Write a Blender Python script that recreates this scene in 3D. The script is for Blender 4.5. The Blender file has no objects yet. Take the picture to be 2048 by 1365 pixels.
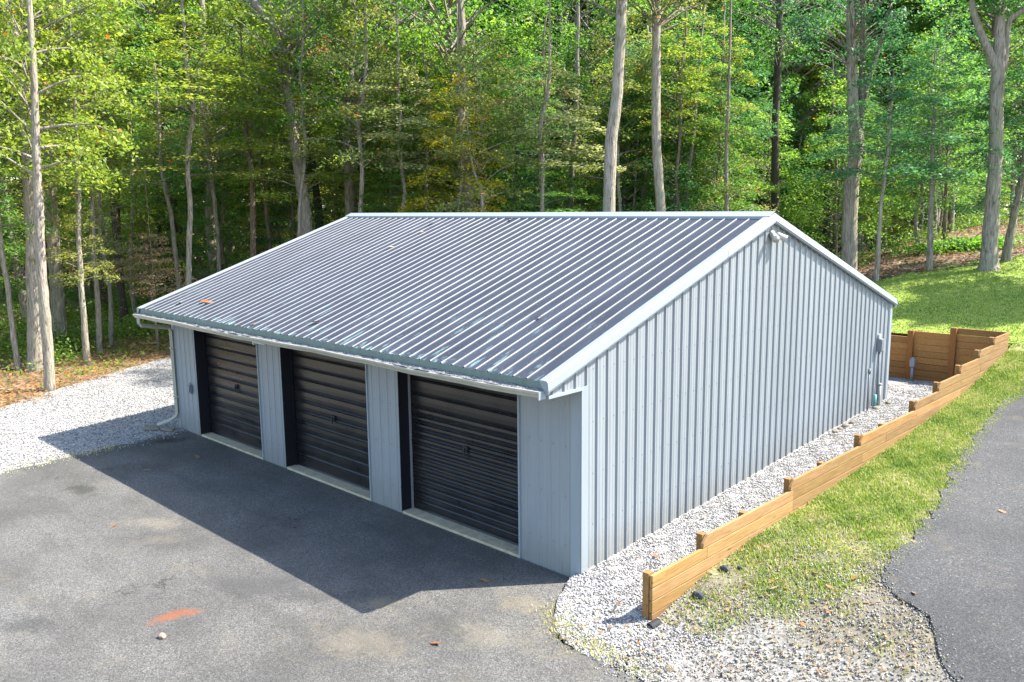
import bpy, bmesh, math, random
import numpy as np
from mathutils import Vector, Matrix

random.seed(7)
rng = np.random.default_rng(11)
scene = bpy.context.scene
col = scene.collection

# ------------------------------------------------------------------ camera
cam_data = bpy.data.cameras.new('camera')
cam = bpy.data.objects.new('camera', cam_data)
col.objects.link(cam)
yaw, pitch, roll = 0.7655, 0.1596, -0.0110
fw = Vector((-math.sin(yaw)*math.cos(pitch), math.cos(yaw)*math.cos(pitch), -math.sin(pitch)))
rt = Vector((math.cos(yaw), math.sin(yaw), 0)); up = rt.cross(fw)
r2 = rt*math.cos(roll) + up*math.sin(roll); u2 = up*math.cos(roll) - rt*math.sin(roll)
M = Matrix((r2, u2, -fw)).transposed().to_4x4(); M.translation = Vector((6.788, -8.349, 5.049))
cam.matrix_world = M
cam_data.sensor_width = 36; cam_data.lens = 29.45
cam_data.clip_start = 0.1; cam_data.clip_end = 1500
scene.camera = cam
scene.render.resolution_x, scene.render.resolution_y = 1024, 682

# ------------------------------------------------------------------ sky and sun
SUN = Vector((0.41, 0.485, 0.772)).normalized()
world = bpy.data.worlds.new('World'); scene.world = world; world.use_nodes = True
wn = world.node_tree; bg = wn.nodes['Background']
sky = wn.nodes.new('ShaderNodeTexSky'); sky.sky_type = 'NISHITA'; sky.sun_disc = False
sky.sun_elevation = math.asin(SUN.z); sky.sun_rotation = math.atan2(SUN.x, SUN.y)
sky.air_density = 1.0; sky.dust_density = 1.0; sky.ozone_density = 1.0
wn.links.new(sky.outputs[0], bg.inputs[0]); bg.inputs[1].default_value = 0.15
sd = bpy.data.lights.new('sun', 'SUN'); sd.energy = 4.2; sd.angle = math.radians(0.55); sd.color = (1, .95, .87)
sun = bpy.data.objects.new('sun', sd); col.objects.link(sun)
sun.rotation_euler = SUN.to_track_quat('Z', 'Y').to_euler(); sun.location = (20, 24, 40)
vs = scene.view_settings
vs.view_transform = 'Standard'; vs.look = 'None'; vs.gamma = 1; vs.exposure = 2.05; vs.use_curve_mapping = False
scene.cycles.max_bounces = 10; scene.cycles.diffuse_bounces = 4; scene.cycles.transmission_bounces = 8
scene.cycles.use_denoising = True

# ------------------------------------------------------------------ terrain
PY=[-60,-3,-1.2,-.3,1,2.2,4.5,5.7,8,11,13.8,15.2,20,25,32,45,60,200]
PZ=[-.5,-.02,0,.05,.3,.4,.49,.57,.74,1.0,1.5,1.8,2.4,3.05,3.8,4.4,4.8,7]
def sst(t):
    t=np.clip(t,0,1);return t*t*(3-2*t)
def H(x,y):
    x=np.asarray(x,float);y=np.asarray(y,float)
    P=np.interp(y,PY,PZ)
    lift=.05*np.clip(x-1.6,0,12)*sst((y+2)/5)
    left=-.025*np.clip(-24-x,0,60)
    return P*sst((x+17)/14)+lift+left

def Hs(x, y): return float(H(x, y))

# ------------------------------------------------------------------ helpers
class MB:
    def __init__(s): s.v = []; s.f = []
    def add(s, vs, fs):
        o = len(s.v); s.v += [tuple(q) for q in vs]; s.f += [tuple(i+o for i in f) for f in fs]; return s
    def box(s, x0, x1, y0, y1, z0, z1):
        return s.add([(x0,y0,z0),(x1,y0,z0),(x1,y1,z0),(x0,y1,z0),(x0,y0,z1),(x1,y0,z1),(x1,y1,z1),(x0,y1,z1)],
                     [(0,3,2,1),(4,5,6,7),(0,1,5,4),(1,2,6,5),(2,3,7,6),(3,0,4,7)])
    def prism(s, poly, d):                       # poly: 3D points, d: extrusion vector
        n = len(poly); d = Vector(d); a = [Vector(q) for q in poly]
        return s.add(a + [q+d for q in a], [tuple(range(n))[::-1], tuple(range(n, 2*n))] +
                     [(i, (i+1) % n, (i+1) % n+n, i+n) for i in range(n)])
    def strip(s, prof, a, b):                    # sheet between two translated copies of an open profile
        n = len(prof); P = [Vector(a)+Vector(q) for q in prof] + [Vector(b)+Vector(q) for q in prof]
        return s.add(P, [(i, i+1, i+1+n, i+n) for i in range(n-1)])
    def tube(s, pts, rad, n=8, caps=True):
        P = [Vector(q) for q in pts]
        if not isinstance(rad, (list, tuple)): rad = [rad]*len(P)
        ref = None; rings = []
        for i, q in enumerate(P):
            t = (P[min(i+1, len(P)-1)] - P[max(i-1, 0)]).normalized()
            if ref is None: ref = Vector((1,0,0)) if abs(t.x) < .8 else Vector((0,1,0))
            u = (ref - t*ref.dot(t)).normalized(); w = t.cross(u); ref = u
            rings.append([q + (u*math.cos(2*math.pi*k/n) + w*math.sin(2*math.pi*k/n))*rad[i] for k in range(n)])
        vs = [q for r in rings for q in r]
        fs = [(i*n+k, i*n+(k+1) % n, (i+1)*n+(k+1) % n, (i+1)*n+k) for i in range(len(P)-1) for k in range(n)]
        if caps: fs += [tuple(range(n))[::-1], tuple((len(P)-1)*n+k for k in range(n))]
        return s.add(vs, fs)
    def mesh(s, name, mat=None, smooth=False, fix=True):
        m = bpy.data.meshes.new(name); m.from_pydata(s.v, [], s.f)
        if fix:
            b = bmesh.new(); b.from_mesh(m); bmesh.ops.recalc_face_normals(b, faces=b.faces); b.to_mesh(m); b.free()
        if mat: m.materials.append(mat)
        if smooth: m.polygons.foreach_set('use_smooth', [True]*len(m.polygons))
        m.update(); return m

def link(name, mesh, parent=None, loc=(0,0,0)):
    o = bpy.data.objects.new(name, mesh); col.objects.link(o); o.location = loc
    if parent: o.parent = parent
    return o
def obj(name, mb, mat, parent=None, smooth=False, bevel=0, loc=(0,0,0)):
    o = link(name, mb.mesh(name, mat, smooth), parent, loc)
    if bevel:
        md = o.modifiers.new('bevel', 'BEVEL'); md.width = bevel; md.segments = 2; md.limit_method = 'ANGLE'
    return o
def empty(name, loc=(0,0,0), rz=0):
    o = bpy.data.objects.new(name, None); col.objects.link(o); o.location = loc; o.rotation_euler = (0,0,rz); return o
def tag(o, label, cat, group=None):
    o['label'] = label; o['category'] = cat
    if group: o['group'] = group
    return o
def kind(o, k): o['kind'] = k; return o

class NT:
    def __init__(s, name, k=.52):
        s.k = k
        s.m = bpy.data.materials.new(name); s.m.use_nodes = True; s.t = s.m.node_tree
        s.b = s.t.nodes['Principled BSDF']; s.out = s.t.nodes['Material Output']
    def n(s, typ, **kw):
        nd = s.t.nodes.new('ShaderNode'+typ)
        for k, v in kw.items():
            if k.startswith('i_'):
                key = k[2:]; key = int(key) if key.isdigit() else key.replace('_', ' ')
                s.set(nd.inputs[key], v)
            else: setattr(nd, k, v)
        return nd
    def set(s, inp, v):
        if isinstance(v, bpy.types.NodeSocket): s.t.links.new(v, inp)
        elif isinstance(v, bpy.types.Node): s.t.links.new(v.outputs[0], inp)
        else: inp.default_value = v
    def p(s, **kw):
        for k, v in kw.items():
            if k == 'Base_Color' and s.k != 1: v = s.mix(1.0, v, (s.k, s.k, s.k), 'MULTIPLY')     # overall reflectance
            s.set(s.b.inputs[k.replace('_', ' ')], v)
    def pos(s, obj=False):
        if obj: return s.n('TexCoord').outputs['Object']
        return s.n('NewGeometry').outputs['Position']
    def scale(s, vec, sc, loc=(0,0,0)):
        return s.n('Mapping', i_Vector=vec, i_Scale=sc, i_Location=loc).outputs[0]
    def noise(s, vec, scale, detail=3, rough=.55, dist=0):
        return s.n('TexNoise', i_Vector=vec, i_Scale=scale, i_Detail=detail, i_Roughness=rough, i_Distortion=dist).outputs['Fac']
    def ramp(s, fac, stops, interp='LINEAR'):
        r = s.n('ValToRGB', i_Fac=fac); e = r.color_ramp.elements; r.color_ramp.interpolation = interp
        while len(e) < len(stops): e.new(.5)
        for k, (q, c) in enumerate(stops):
            e[k].position = q; e[k].color = (c, c, c, 1) if not isinstance(c, tuple) else (*c, 1)
        return r.outputs[0]
    def mix(s, f, a, b, mode='MIX'):
        m = s.n('Mix', data_type='RGBA', blend_type=mode)
        s.set(m.inputs[0], f); s.set(m.inputs[6], (*a, 1) if isinstance(a, tuple) else a); s.set(m.inputs[7], (*b, 1) if isinstance(b, tuple) else b)
        return m.outputs[2]
    def math(s, op, a, b=0, c=0):
        m = s.n('Math', operation=op); s.set(m.inputs[0], a); s.set(m.inputs[1], b); s.set(m.inputs[2], c); return m.outputs[0]
    def bump(s, h, strength=.3, dist=.01, normal=None):
        b = s.n('Bump', i_Height=h, i_Strength=strength, i_Distance=dist)
        if normal: s.set(b.inputs['Normal'], normal)
        return b.outputs[0]
    def attr(s, name): return s.n('Attribute', attribute_name=name).outputs['Fac']

# ------------------------------------------------------------------ materials
def m_paint(name, colr, rough=.4, spec=.5, var=.10, dirt=0.0):
    t = NT(name); P = t.pos()
    st = t.noise(t.scale(P, (6, 6, .5)), 1.5, 4)
    c = t.mix(t.ramp(st, [(.3, 0), (.75, 1)]), tuple(q*(1-var) for q in colr), tuple(min(q*(1+var*.5), .95) for q in colr))
    if dirt:
        z = t.n('SeparateXYZ', i_Vector=P).outputs[2]
        d = t.math('MULTIPLY', t.ramp(t.math('ADD', z, t.math('MULTIPLY', t.noise(P, 5, 4), .6)), [(.3, 1), (.95, 0)]), dirt)
        c = t.mix(d, c, (.30, .28, .23))
    c = t.mix(1.0, c, t.ramp(t.n('ObjectInfo').outputs['Random'], [(0, .93), (1, 1.05)]), 'MULTIPLY')
    t.p(Base_Color=c, Roughness=t.ramp(t.noise(P, 3, 3), [(.2, rough*.85), (.8, rough*1.2)]))
    t.b.inputs['Specular IOR Level'].default_value = spec
    return t.m
M_wall = m_paint('wall_steel', (.412, .448, .458), .42, .35, .07, .5)
M_trim = m_paint('trim_steel', (.43, .485, .51), .45, .3, .05)
M_cream = m_paint('gutter_cream', (.66, .63, .50), .45, .4, .12)
M_white = m_paint('lamp_cream', (.74, .72, .64), .4, .4, .05)
M_green = m_paint('eave_green', (.22, .31, .26), .5, .4, .2)
M_gbox = m_paint('grey_box', (.27, .30, .33), .45, .4, .08)
M_pvc = m_paint('grey_pipe', (.40, .42, .44), .45, .4, .08)
M_teal = m_paint('teal_pipe', (.18, .55, .55), .45, .4, .08)
M_jamb = m_paint('jamb_black', (.010, .012, .018), .55, .3, .1)
M_steel = m_paint('dull_metal', (.35, .35, .35), .35, .6, .1)

def m_roof():
    t = NT('roof_charcoal'); P = t.pos()
    n1 = t.noise(t.scale(P, (1, .25, 1)), 2.2, 5)
    c = t.mix(t.ramp(n1, [(.3, 0), (.7, 1)]), (.052, .062, .086), (.084, .097, .127))
    # chalky specks and teal flaking where the paint has worn along the eave
    sp = t.ramp(t.noise(t.scale(P, (34, 9, 9)), 1.0, 3, .6), [(.69, 0), (.73, 1)])
    y = t.n('SeparateXYZ', i_Vector=P).outputs[1]
    near = t.ramp(y, [(0.0, 1), (1.0, 0)])
    nearm = t.ramp(t.n('MapRange', i_Value=y, i_1=-.75, i_2=1.6).outputs[0], [(0, 1), (.25, .6), (1, 0)])
    big = t.ramp(t.noise(t.scale(P, (9, 1.6, 1.6), (3.1, 0, 0)), 1.0, 4, .6), [(.60, 0), (.66, 1)])
    fl = t.math('MULTIPLY', big, nearm)
    lip = t.math('MULTIPLY', t.ramp(t.n('MapRange', i_Value=y, i_1=-.72, i_2=-.50).outputs[0], [(0, 1), (1, 0)]),
                 t.ramp(t.noise(t.scale(P, (12, 6, 6)), 1.0, 4), [(.56, 0), (.64, .8)]))
    c = t.mix(t.math('MULTIPLY', sp, .55), c, (.36, .38, .40))
    c = t.mix(t.math('MAXIMUM', t.math('MULTIPLY', fl, .8), lip), c, t.mix(t.noise(P, 9, 2), (.14, .36, .36), (.45, .62, .60)))
    # rib crowns: sun glint painted in as a paler colour
    rib = t.ramp(t.attr('rib'), [(.35, 0), (.65, 1)])
    c = t.mix(t.math('MULTIPLY', rib, .6), c, t.mix(t.noise(t.scale(P, (8, 2, 2)), 2, 3), (.46, .46, .47), (.74, .73, .72)))
    c = t.mix(1.0, c, t.ramp(t.n('ObjectInfo').outputs['Random'], [(0, .88), (1, 1.1)]), 'MULTIPLY')
    t.p(Base_Color=c, Roughness=t.ramp(t.noise(P, 4, 4), [(.2, .46), (.8, .62)]))
    t.b.inputs['Specular IOR Level'].default_value = .2
    return t.m
M_roof = m_roof()

def m_door():
    t = NT('door_black'); P = t.pos()
    n = t.noise(t.scale(P, (1.5, 1, 1.8)), 1.6, 5, .6)
    c = t.mix(t.ramp(n, [(.35, 0), (.7, 1)]), (.010, .011, .014), (.026, .023, .021))
    t.p(Base_Color=c, Roughness=t.ramp(n, [(.25, .24), (.8, .40)]))
    t.b.inputs['Specular IOR Level'].default_value = .5
    return t.m
M_door = m_door()

def m_guard():
    t = NT('gutter_guard_mesh'); P = t.pos()
    n = t.noise(t.scale(P, (40, 60, 40)), 1.0, 4, .7)
    c = t.mix(t.ramp(n, [(.42, 0), (.58, 1)]), (.04, .04, .045), (.42, .41, .40))
    t.p(Base_Color=c, Roughness=.7); t.p(Normal=t.bump(n, .6, .01)); return t.m
M_guard = m_guard()

def m_concrete():
    t = NT('concrete'); P = t.pos()
    n = t.noise(P, 9, 6, .6)
    c = t.mix(t.ramp(n, [(.3, 0), (.7, 1)]), (.52, .44, .29), (.80, .70, .48))
    t.p(Base_Color=c, Roughness=.9, Normal=t.bump(n, .3, .01)); return t.m
M_conc = m_concrete()

def ell(t, x, y, cx, cy, a, b, ang):
    ca, sa = math.cos(ang), math.sin(ang)
    dx = t.math('SUBTRACT', x, cx); dy = t.math('SUBTRACT', y, cy)
    u = t.math('ADD', t.math('MULTIPLY', dx, ca/a), t.math('MULTIPLY', dy, sa/a))
    v = t.math('ADD', t.math('MULTIPLY', dx, -sa/b), t.math('MULTIPLY', dy, ca/b))
    return t.math('SQRT', t.math('ADD', t.math('MULTIPLY', u, u), t.math('MULTIPLY', v, v)))

def m_asphalt(name, lo, hi, stains=True):
    t = NT(name); P = t.pos()
    s = t.n('SeparateXYZ', i_Vector=P); x, y = s.outputs[0], s.outputs[1]
    fine = t.noise(P, 95, 2, .75); fine2 = t.n('TexVoronoi', i_Vector=P, i_Scale=80).outputs['Color']
    fv = t.n('SeparateColor', i_Color=fine2).outputs[0]
    g = t.math('ADD', t.math('MULTIPLY', fine, .5), t.math('MULTIPLY', fv, .5))
    c = t.mix(t.ramp(g, [(.30, 0), (.70, 1)]), lo, hi)
    c = t.mix(t.ramp(fv, [(.95, 0), (.985, .55)]), c, (.45, .44, .42))
    c = t.mix(t.ramp(t.noise(P, .55, 5, .6), [(.36, .55), (.62, 0)]), c, tuple(q*.75 for q in lo))
    c = t.mix(t.ramp(t.noise(t.scale(P, (1, 1, 1), (7, 3, 0)), 1.1, 6, .65), [(.56, 0), (.72, .38)]), c, (.28, .235, .16))
    h = g
    if stains:
        w = t.math('MULTIPLY', t.math('SUBTRACT', t.noise(P, 7, 5, .7), .5), 1.5)
        w2 = t.math('MULTIPLY', t.math('SUBTRACT', fine, .5), 2.2)
        w3 = t.math('MULTIPLY', t.math('SUBTRACT', t.noise(P, 26, 4, .75), .5), 2.4)
        w = t.math('MULTIPLY', t.math('SUBTRACT', t.noise(P, 2.6, 6, .7), .5), 3.2)
        e = t.math('ADD', ell(t, x, y, -3.13, -4.22, .34, .14, math.radians(75)), t.math('ADD', w, w2))
        c = t.mix(t.ramp(e, [(.2, .8), (1.1, 0)]), c, (.36, .115, .045))
        for cx, cy, a, b, an, cl, f in [(-.05,-1.0,.5,.28,.6,(.34,.28,.18),.42), (-1.47,-2.26,.45,.2,.9,(.36,.29,.17),.45), (-.9,-3.0,.8,.45,.3,(.32,.265,.18),.35),
                                        (.1,-1.9,.7,.35,.4,(.32,.275,.19),.35), (-6.4,-3.0,.5,.3,.2,(.34,.29,.22),.45), (-9.2,-3.2,.6,.25,.2,(.05,.05,.04),.7), (-11.2,-.75,.55,.3,1.2,(.03,.032,.035),.8),
                                        (-4.3,-5.6,.6,.25,.7,(.06,.06,.06),.6), (-3.1,-3.0,.9,.5,.5,(.085,.085,.085),.6), (-2.2,-2.6,.7,.22,.8,(.08,.08,.075),.6), (.7,-1.0,.35,.4,.2,(.34,.28,.18),.4)]:
            e = t.math('ADD', t.math('ADD', ell(t, x, y, cx, cy, a, b, an), w), w3)
            c = t.mix(t.ramp(e, [(.3, f), (1.15, 0)]), c, cl)
        Q = t.n('VectorMath', operation='ADD', i_0=P, i_1=t.n('TexNoise', i_Vector=P, i_Scale=3.0, i_Detail=6).outputs['Color']).outputs[0]
        cr = t.n('TexVoronoi', feature='DISTANCE_TO_EDGE', i_Vector=Q, i_Scale=.38).outputs[0]
        cm = t.math('MULTIPLY', t.ramp(cr, [(.0, .75), (.008, 0)]), t.ramp(t.noise(t.scale(P, (1,1,1), (2,9,0)), .5, 3), [(.5, 0), (.6, 1)]))
        c = t.mix(cm, c, (.025, .025, .025))
        c = t.mix(t.ramp(t.noise(t.scale(P, (.35, 2.2, 1), (4,1,0)), 1.0, 5, .6), [(.52, 0), (.75, .35)]), c, tuple(q*.6 for q in lo))
    else:
        cr = t.n('TexVoronoi', feature='DISTANCE_TO_EDGE', i_Vector=t.n('VectorMath', operation='ADD', i_0=P, i_1=t.n('TexNoise', i_Vector=P, i_Scale=2.2, i_Detail=4).outputs['Color']).outputs[0], i_Scale=.55).outputs[0]
        c = t.mix(t.ramp(cr, [(.0, .35), (.006, 0)]), c, (.03, .03, .03))
    t.p(Base_Color=c, Roughness=.88, Normal=t.bump(h, .55, .012)); t.b.inputs['Specular IOR Level'].default_value = .3
    return t.m
M_asph = m_asphalt('asphalt_apron', (.088, .085, .077), (.265, .255, .232))
M_drive = m_asphalt('asphalt_drive', (.064, .064, .062), (.172, .169, .162), False)

def m_gravelbed(name, lo, hi, scale=26):
    t = NT(name); P = t.pos()
    v = t.n('TexVoronoi', i_Vector=P, i_Scale=scale); vc = t.n('SeparateColor', i_Color=v.outputs['Color']).outputs[0]
    c = t.mix(vc, lo, hi)
    c = t.mix(t.ramp(v.outputs['Distance'], [(.45, 0), (.8, .8)]), c, tuple(q*.35 for q in lo))
    c = t.mix(t.ramp(t.noise(P, .8, 5, .6), [(.55, 0), (.75, .45)]), c, (.40, .33, .22))
    t.p(Base_Color=c, Roughness=.9, Normal=t.bump(v.outputs['Distance'], -.8, .02)); return t.m
M_gbed = m_gravelbed('gravel_bed', (.34, .33, .31), (.78, .76, .72), 34)
def m_stone():
    t = NT('gravel_stone', .52); a = t.attr('v')
    c = t.ramp(a, [(0, (.16, .16, .17)), (.18, (.30, .30, .31)), (.45, (.50, .49, .47)), (.8, (.66, .64, .60)), (.93, (.72, .70, .66)), (1, (.46, .33, .18))])
    t.p(Base_Color=c, Roughness=.85); return t.m
M_stone = m_stone()
def m_stone2():
    t = NT('verge_stone', .62); a = t.attr('v')
    c = t.ramp(a, [(0, (.10, .10, .105)), (.2, (.20, .195, .19)), (.45, (.34, .32, .28)), (.7, (.46, .43, .36)), (.9, (.58, .56, .52)), (1, (.40, .28, .15))])
    t.p(Base_Color=c, Roughness=.9); return t.m
M_stone2 = m_stone2()

def m_verge():
    t = NT('verge_soil', .75); P = t.pos(); s = t.n('SeparateXYZ', i_Vector=P); y = s.outputs[1]
    n = t.noise(P, 9, 6, .7); n2 = t.noise(P, 1.3, 5, .6)
    soil = t.mix(t.ramp(n, [(.3, 0), (.7, 1)]), (.11, .09, .06), (.21, .185, .135))
    grn = t.mix(t.ramp(t.noise(P, 14, 4), [(.35, 0), (.65, 1)]), (.15, .19, .03), (.33, .32, .08))
    c = t.mix(t.ramp(t.math('ADD', n2, t.math('MULTIPLY', y, .03)), [(.48, 0), (.66, .8)]), soil, grn)
    v = t.n('TexVoronoi', i_Vector=P, i_Scale=30); vc = t.n('SeparateColor', i_Color=v.outputs['Color']).outputs[0]
    grv = t.mix(vc, (.10, .095, .085), (.34, .32, .28))
    gm = t.ramp(t.math('SUBTRACT', t.math('MULTIPLY_ADD', n2, 3.6, -.9), y), [(.1, 0), (.9, 1)])
    c = t.mix(gm, c, grv)
    t.p(Base_Color=c, Roughness=.95, Normal=t.bump(n, .7, .02)); return t.m
M_verge = m_verge()
def m_lawn():
    t = NT('lawn_turf', .8); P = t.pos()
    n = t.noise(P, 22, 4, .7); n2 = t.noise(P, .45, 5, .6)
    c = t.mix(t.ramp(n, [(.3, 0), (.7, 1)]), (.15, .22, .02), (.32, .42, .05))
    c = t.mix(t.ramp(n2, [(.60, 0), (.72, .7)]), c, (.34, .27, .14))
    t.p(Base_Color=c, Roughness=.95, Normal=t.bump(n, .8, .03)); return t.m
M_lawn = m_lawn()
def m_litter():
    t = NT('leaf_litter', .75); P = t.pos()
    v = t.n('TexVoronoi', i_Vector=P, i_Scale=9); vc = t.n('SeparateColor', i_Color=v.outputs['Color']).outputs[0]
    c = t.ramp(vc, [(0, (.07, .045, .03)), (.4, (.17, .10, .055)), (.75, (.28, .16, .08)), (1, (.36, .24, .14))])
    c = t.mix(t.ramp(t.noise(P, .7, 5, .6), [(.52, 0), (.64, .75)]), c, (.06, .10, .02))
    t.p(Base_Color=c, Roughness=.9, Normal=t.bump(v.outputs['Distance'], .6, .04)); return t.m
M_litter = m_litter()

def m_wood():
    t = NT('treated_pine', .50); P = t.pos(True); oi = t.n('ObjectInfo')
    off = t.n('CombineXYZ', i_0=t.math('MULTIPLY', oi.outputs['Random'], 37.0), i_1=t.math('MULTIPLY', oi.outputs['Random'], 19.0), i_2=t.math('MULTIPLY', oi.outputs['Random'], 11.0))
    Q = t.n('VectorMath', operation='ADD', i_0=P, i_1=off).outputs[0]
    S = t.scale(Q, (14, .8, 14))
    g = t.noise(S, 2.0, 5, .6, 1.2); fine = t.noise(t.scale(Q, (60, 3, 60)), 2.0, 3, .7)
    c = t.ramp(t.math('ADD', t.math('MULTIPLY', g, .7), t.math('MULTIPLY', fine, .3)), [(.25, (.25, .125, .036)), (.45, (.43, .24, .082)), (.62, (.55, .335, .130)), (.8, (.64, .42, .19))])
    k = t.n('TexVoronoi', i_Vector=t.scale(Q, (6, 1.4, 6)), i_Scale=1.0).outputs['Distance']
    c = t.mix(t.ramp(k, [(.03, .85), (.10, 0)]), c, (.11, .05, .018))
    c = t.mix(1.0, c, oi.outputs['Color'], 'MULTIPLY')
    t.p(Base_Color=c, Roughness=.75, Normal=t.bump(fine, .25, .004)); t.b.inputs['Specular IOR Level'].default_value = .3
    return t.m
M_wood = m_wood()

def m_bark():
    t = NT('bark', .75); P = t.pos(True); oi = t.n('ObjectInfo')
    g = t.noise(t.scale(P, (9, 9, 1.3)), 2.4, 6, .65, .6); bl = t.noise(t.scale(P, (1.5, 1.5, .7)), 1.6, 4, .6)
    c = t.ramp(g, [(.32, (.20, .17, .145)), (.48, (.66, .60, .53)), (.72, (1.08, 1.02, .93))])
    c = t.mix(t.ramp(bl, [(.42, 0), (.7, .55)]), c, (.55, .62, .45))
    c = t.mix(1.0, c, oi.outputs['Color'], 'MULTIPLY')
    t.p(Base_Color=c, Roughness=.9, Normal=t.bump(g, 1.0, .07)); t.b.inputs['Specular IOR Level'].default_value = .2
    return t.m
M_bark = m_bark()

def m_leaf(name='leaf', trans=.5, autumn=(.42, .12, .03)):
    t = NT(name, 1); oi = t.n('ObjectInfo'); v = t.attr('v'); o = t.attr('o')
    hs = t.n('HueSaturation', i_Color=oi.outputs['Color'])
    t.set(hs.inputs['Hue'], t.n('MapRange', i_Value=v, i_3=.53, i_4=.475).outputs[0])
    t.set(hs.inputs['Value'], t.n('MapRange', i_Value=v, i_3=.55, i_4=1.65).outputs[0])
    au = t.math('GREATER_THAN', o, oi.outputs['Alpha'])
    c = t.mix(au, hs.outputs[0], t.mix(v, autumn, (.50, .30, .10)))
    t.p(Base_Color=c, Roughness=.55); t.b.inputs['Specular IOR Level'].default_value = .35
    tr = t.n('BsdfTranslucent', i_Color=t.mix(1.0, c, (1.35, 1.3, .7), 'MULTIPLY'))
    ms = t.n('MixShader', i_0=trans); t.t.links.new(t.b.outputs[0], ms.inputs[1]); t.t.links.new(tr.outputs[0], ms.inputs[2])
    t.t.links.new(ms.outputs[0], t.out.inputs[0]); return t.m
M_leaf = m_leaf()
def m_grass():
    t = NT('grass_blade', .85); v = t.attr('v')
    c = t.ramp(v, [(0, (.08, .16, .016)), (.4, (.20, .32, .030)), (.7, (.38, .44, .06)), (.88, (.54, .49, .17)), (1, (.58, .50, .28))])
    t.p(Base_Color=c, Roughness=.5); tr = t.n('BsdfTranslucent', i_Color=t.mix(1.0, c, (.85,.85,.85), 'MULTIPLY'))
    ms = t.n('MixShader', i_0=.4); t.t.links.new(t.b.outputs[0], ms.inputs[1]); t.t.links.new(tr.outputs[0], ms.inputs[2])
    t.t.links.new(ms.outputs[0], t.out.inputs[0]); return t.m
M_grass = m_grass()
def m_plain(name, colr, rough=.6):
    t = NT(name); n = t.noise(t.pos(True), 30, 3)
    t.p(Base_Color=t.mix(n, tuple(q*.7 for q in colr), tuple(min(1, q*1.3) for q in colr)), Roughness=rough); return t.m
M_oleaf = m_plain('dry_leaf_orange', (.42, .15, .045)); M_bleaf = m_plain('dry_leaf_brown', (.28, .15, .07)); M_yleaf = m_plain('dry_leaf_tan', (.45, .33, .16))
M_black = m_plain('black_plastic', (.02, .02, .022), .8); M_rock = m_plain('field_stone', (.28, .24, .18), .9); M_pink = m_plain('pink_stone', (.5, .33, .25), .9)

# ------------------------------------------------------------------ ground sheets
EDGE = [(-10,-16),(-13,-8),(-15.2,-5),(-17.5,-2.3),(-19.1,-.2),(-21.9,4.3),(-19.3,8.5),(-15.5,10.6),(-12.5,13.2),(-9,14.6),(-6,18),(-3.6,20.4),(-.6,25.2),(4,30),(14,36)]
CLEAR = EDGE + [(40,36),(40,-30),(-10,-30)]
def inside(poly, x, y):
    r = np.zeros(np.shape(x), bool); n = len(poly)
    for i in range(n):
        x0, y0 = poly[i]; x1, y1 = poly[(i+1) % n]
        if y0 == y1: continue
        c = ((y0 > y) != (y1 > y)) & (x < (x1-x0)*(y-y0)/(y1-y0)+x0); r ^= c
    return r
def dist_edge(poly, x, y):
    d = np.full(np.shape(x), 1e9)
    for i in range(len(poly)-1):
        a = np.array(poly[i], float); b = np.array(poly[i+1], float); ab = b-a
        t = np.clip(((x-a[0])*ab[0]+(y-a[1])*ab[1])/(ab@ab), 0, 1)
        d = np.minimum(d, np.hypot(x-a[0]-t*ab[0], y-a[1]-t*ab[1]))
    return d
def wob(x, y, s=1.0, k=0):
    return (np.sin(x*1.7*s+y*2.3*s+k)+np.sin(x*3.1*s-y*1.9*s+1.3+k*2)+np.sin(x*5.3*s+y*4.7*s+2.1+k)*.6+np.sin(-x*8.1*s+y*9.7*s+k)*.4)/3

def grid_mesh(name, xs, ys, zf, mat):
    X, Y = np.meshgrid(xs, ys); Z = zf(X, Y); n, m = X.shape
    v = np.stack([X, Y, Z], -1).reshape(-1, 3); i = np.arange(n*m).reshape(n, m)
    f = np.stack([i[:-1,:-1], i[:-1,1:], i[1:,1:], i[1:,:-1]], -1).reshape(-1, 4)
    me = bpy.data.meshes.new(name); me.from_pydata(v.tolist(), [], f.tolist()); me.materials.append(mat)
    me.polygons.foreach_set('use_smooth', [True]*len(me.polygons)); return me
def gz(X, Y):
    z = H(X, Y) + .05*wob(X, Y, .7)*(~inside(CLEAR, X, Y))
    ins = inside(CLEAR, X, Y) & (dist_edge(EDGE, X, Y) > .9)
    return np.where(ins, np.minimum(z, 0)-.5, z)
nx = np.concatenate([np.linspace(-400,-70,12)[:-1], np.arange(-70,40,.55), np.linspace(40,300,10)])
ny = np.concatenate([np.linspace(-200,-20,8)[:-1], np.arange(-20,80,.55), np.linspace(80,500,12)])
kind(link('ground', grid_mesh('ground', nx, ny, gz, M_litter)), 'structure')

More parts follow.
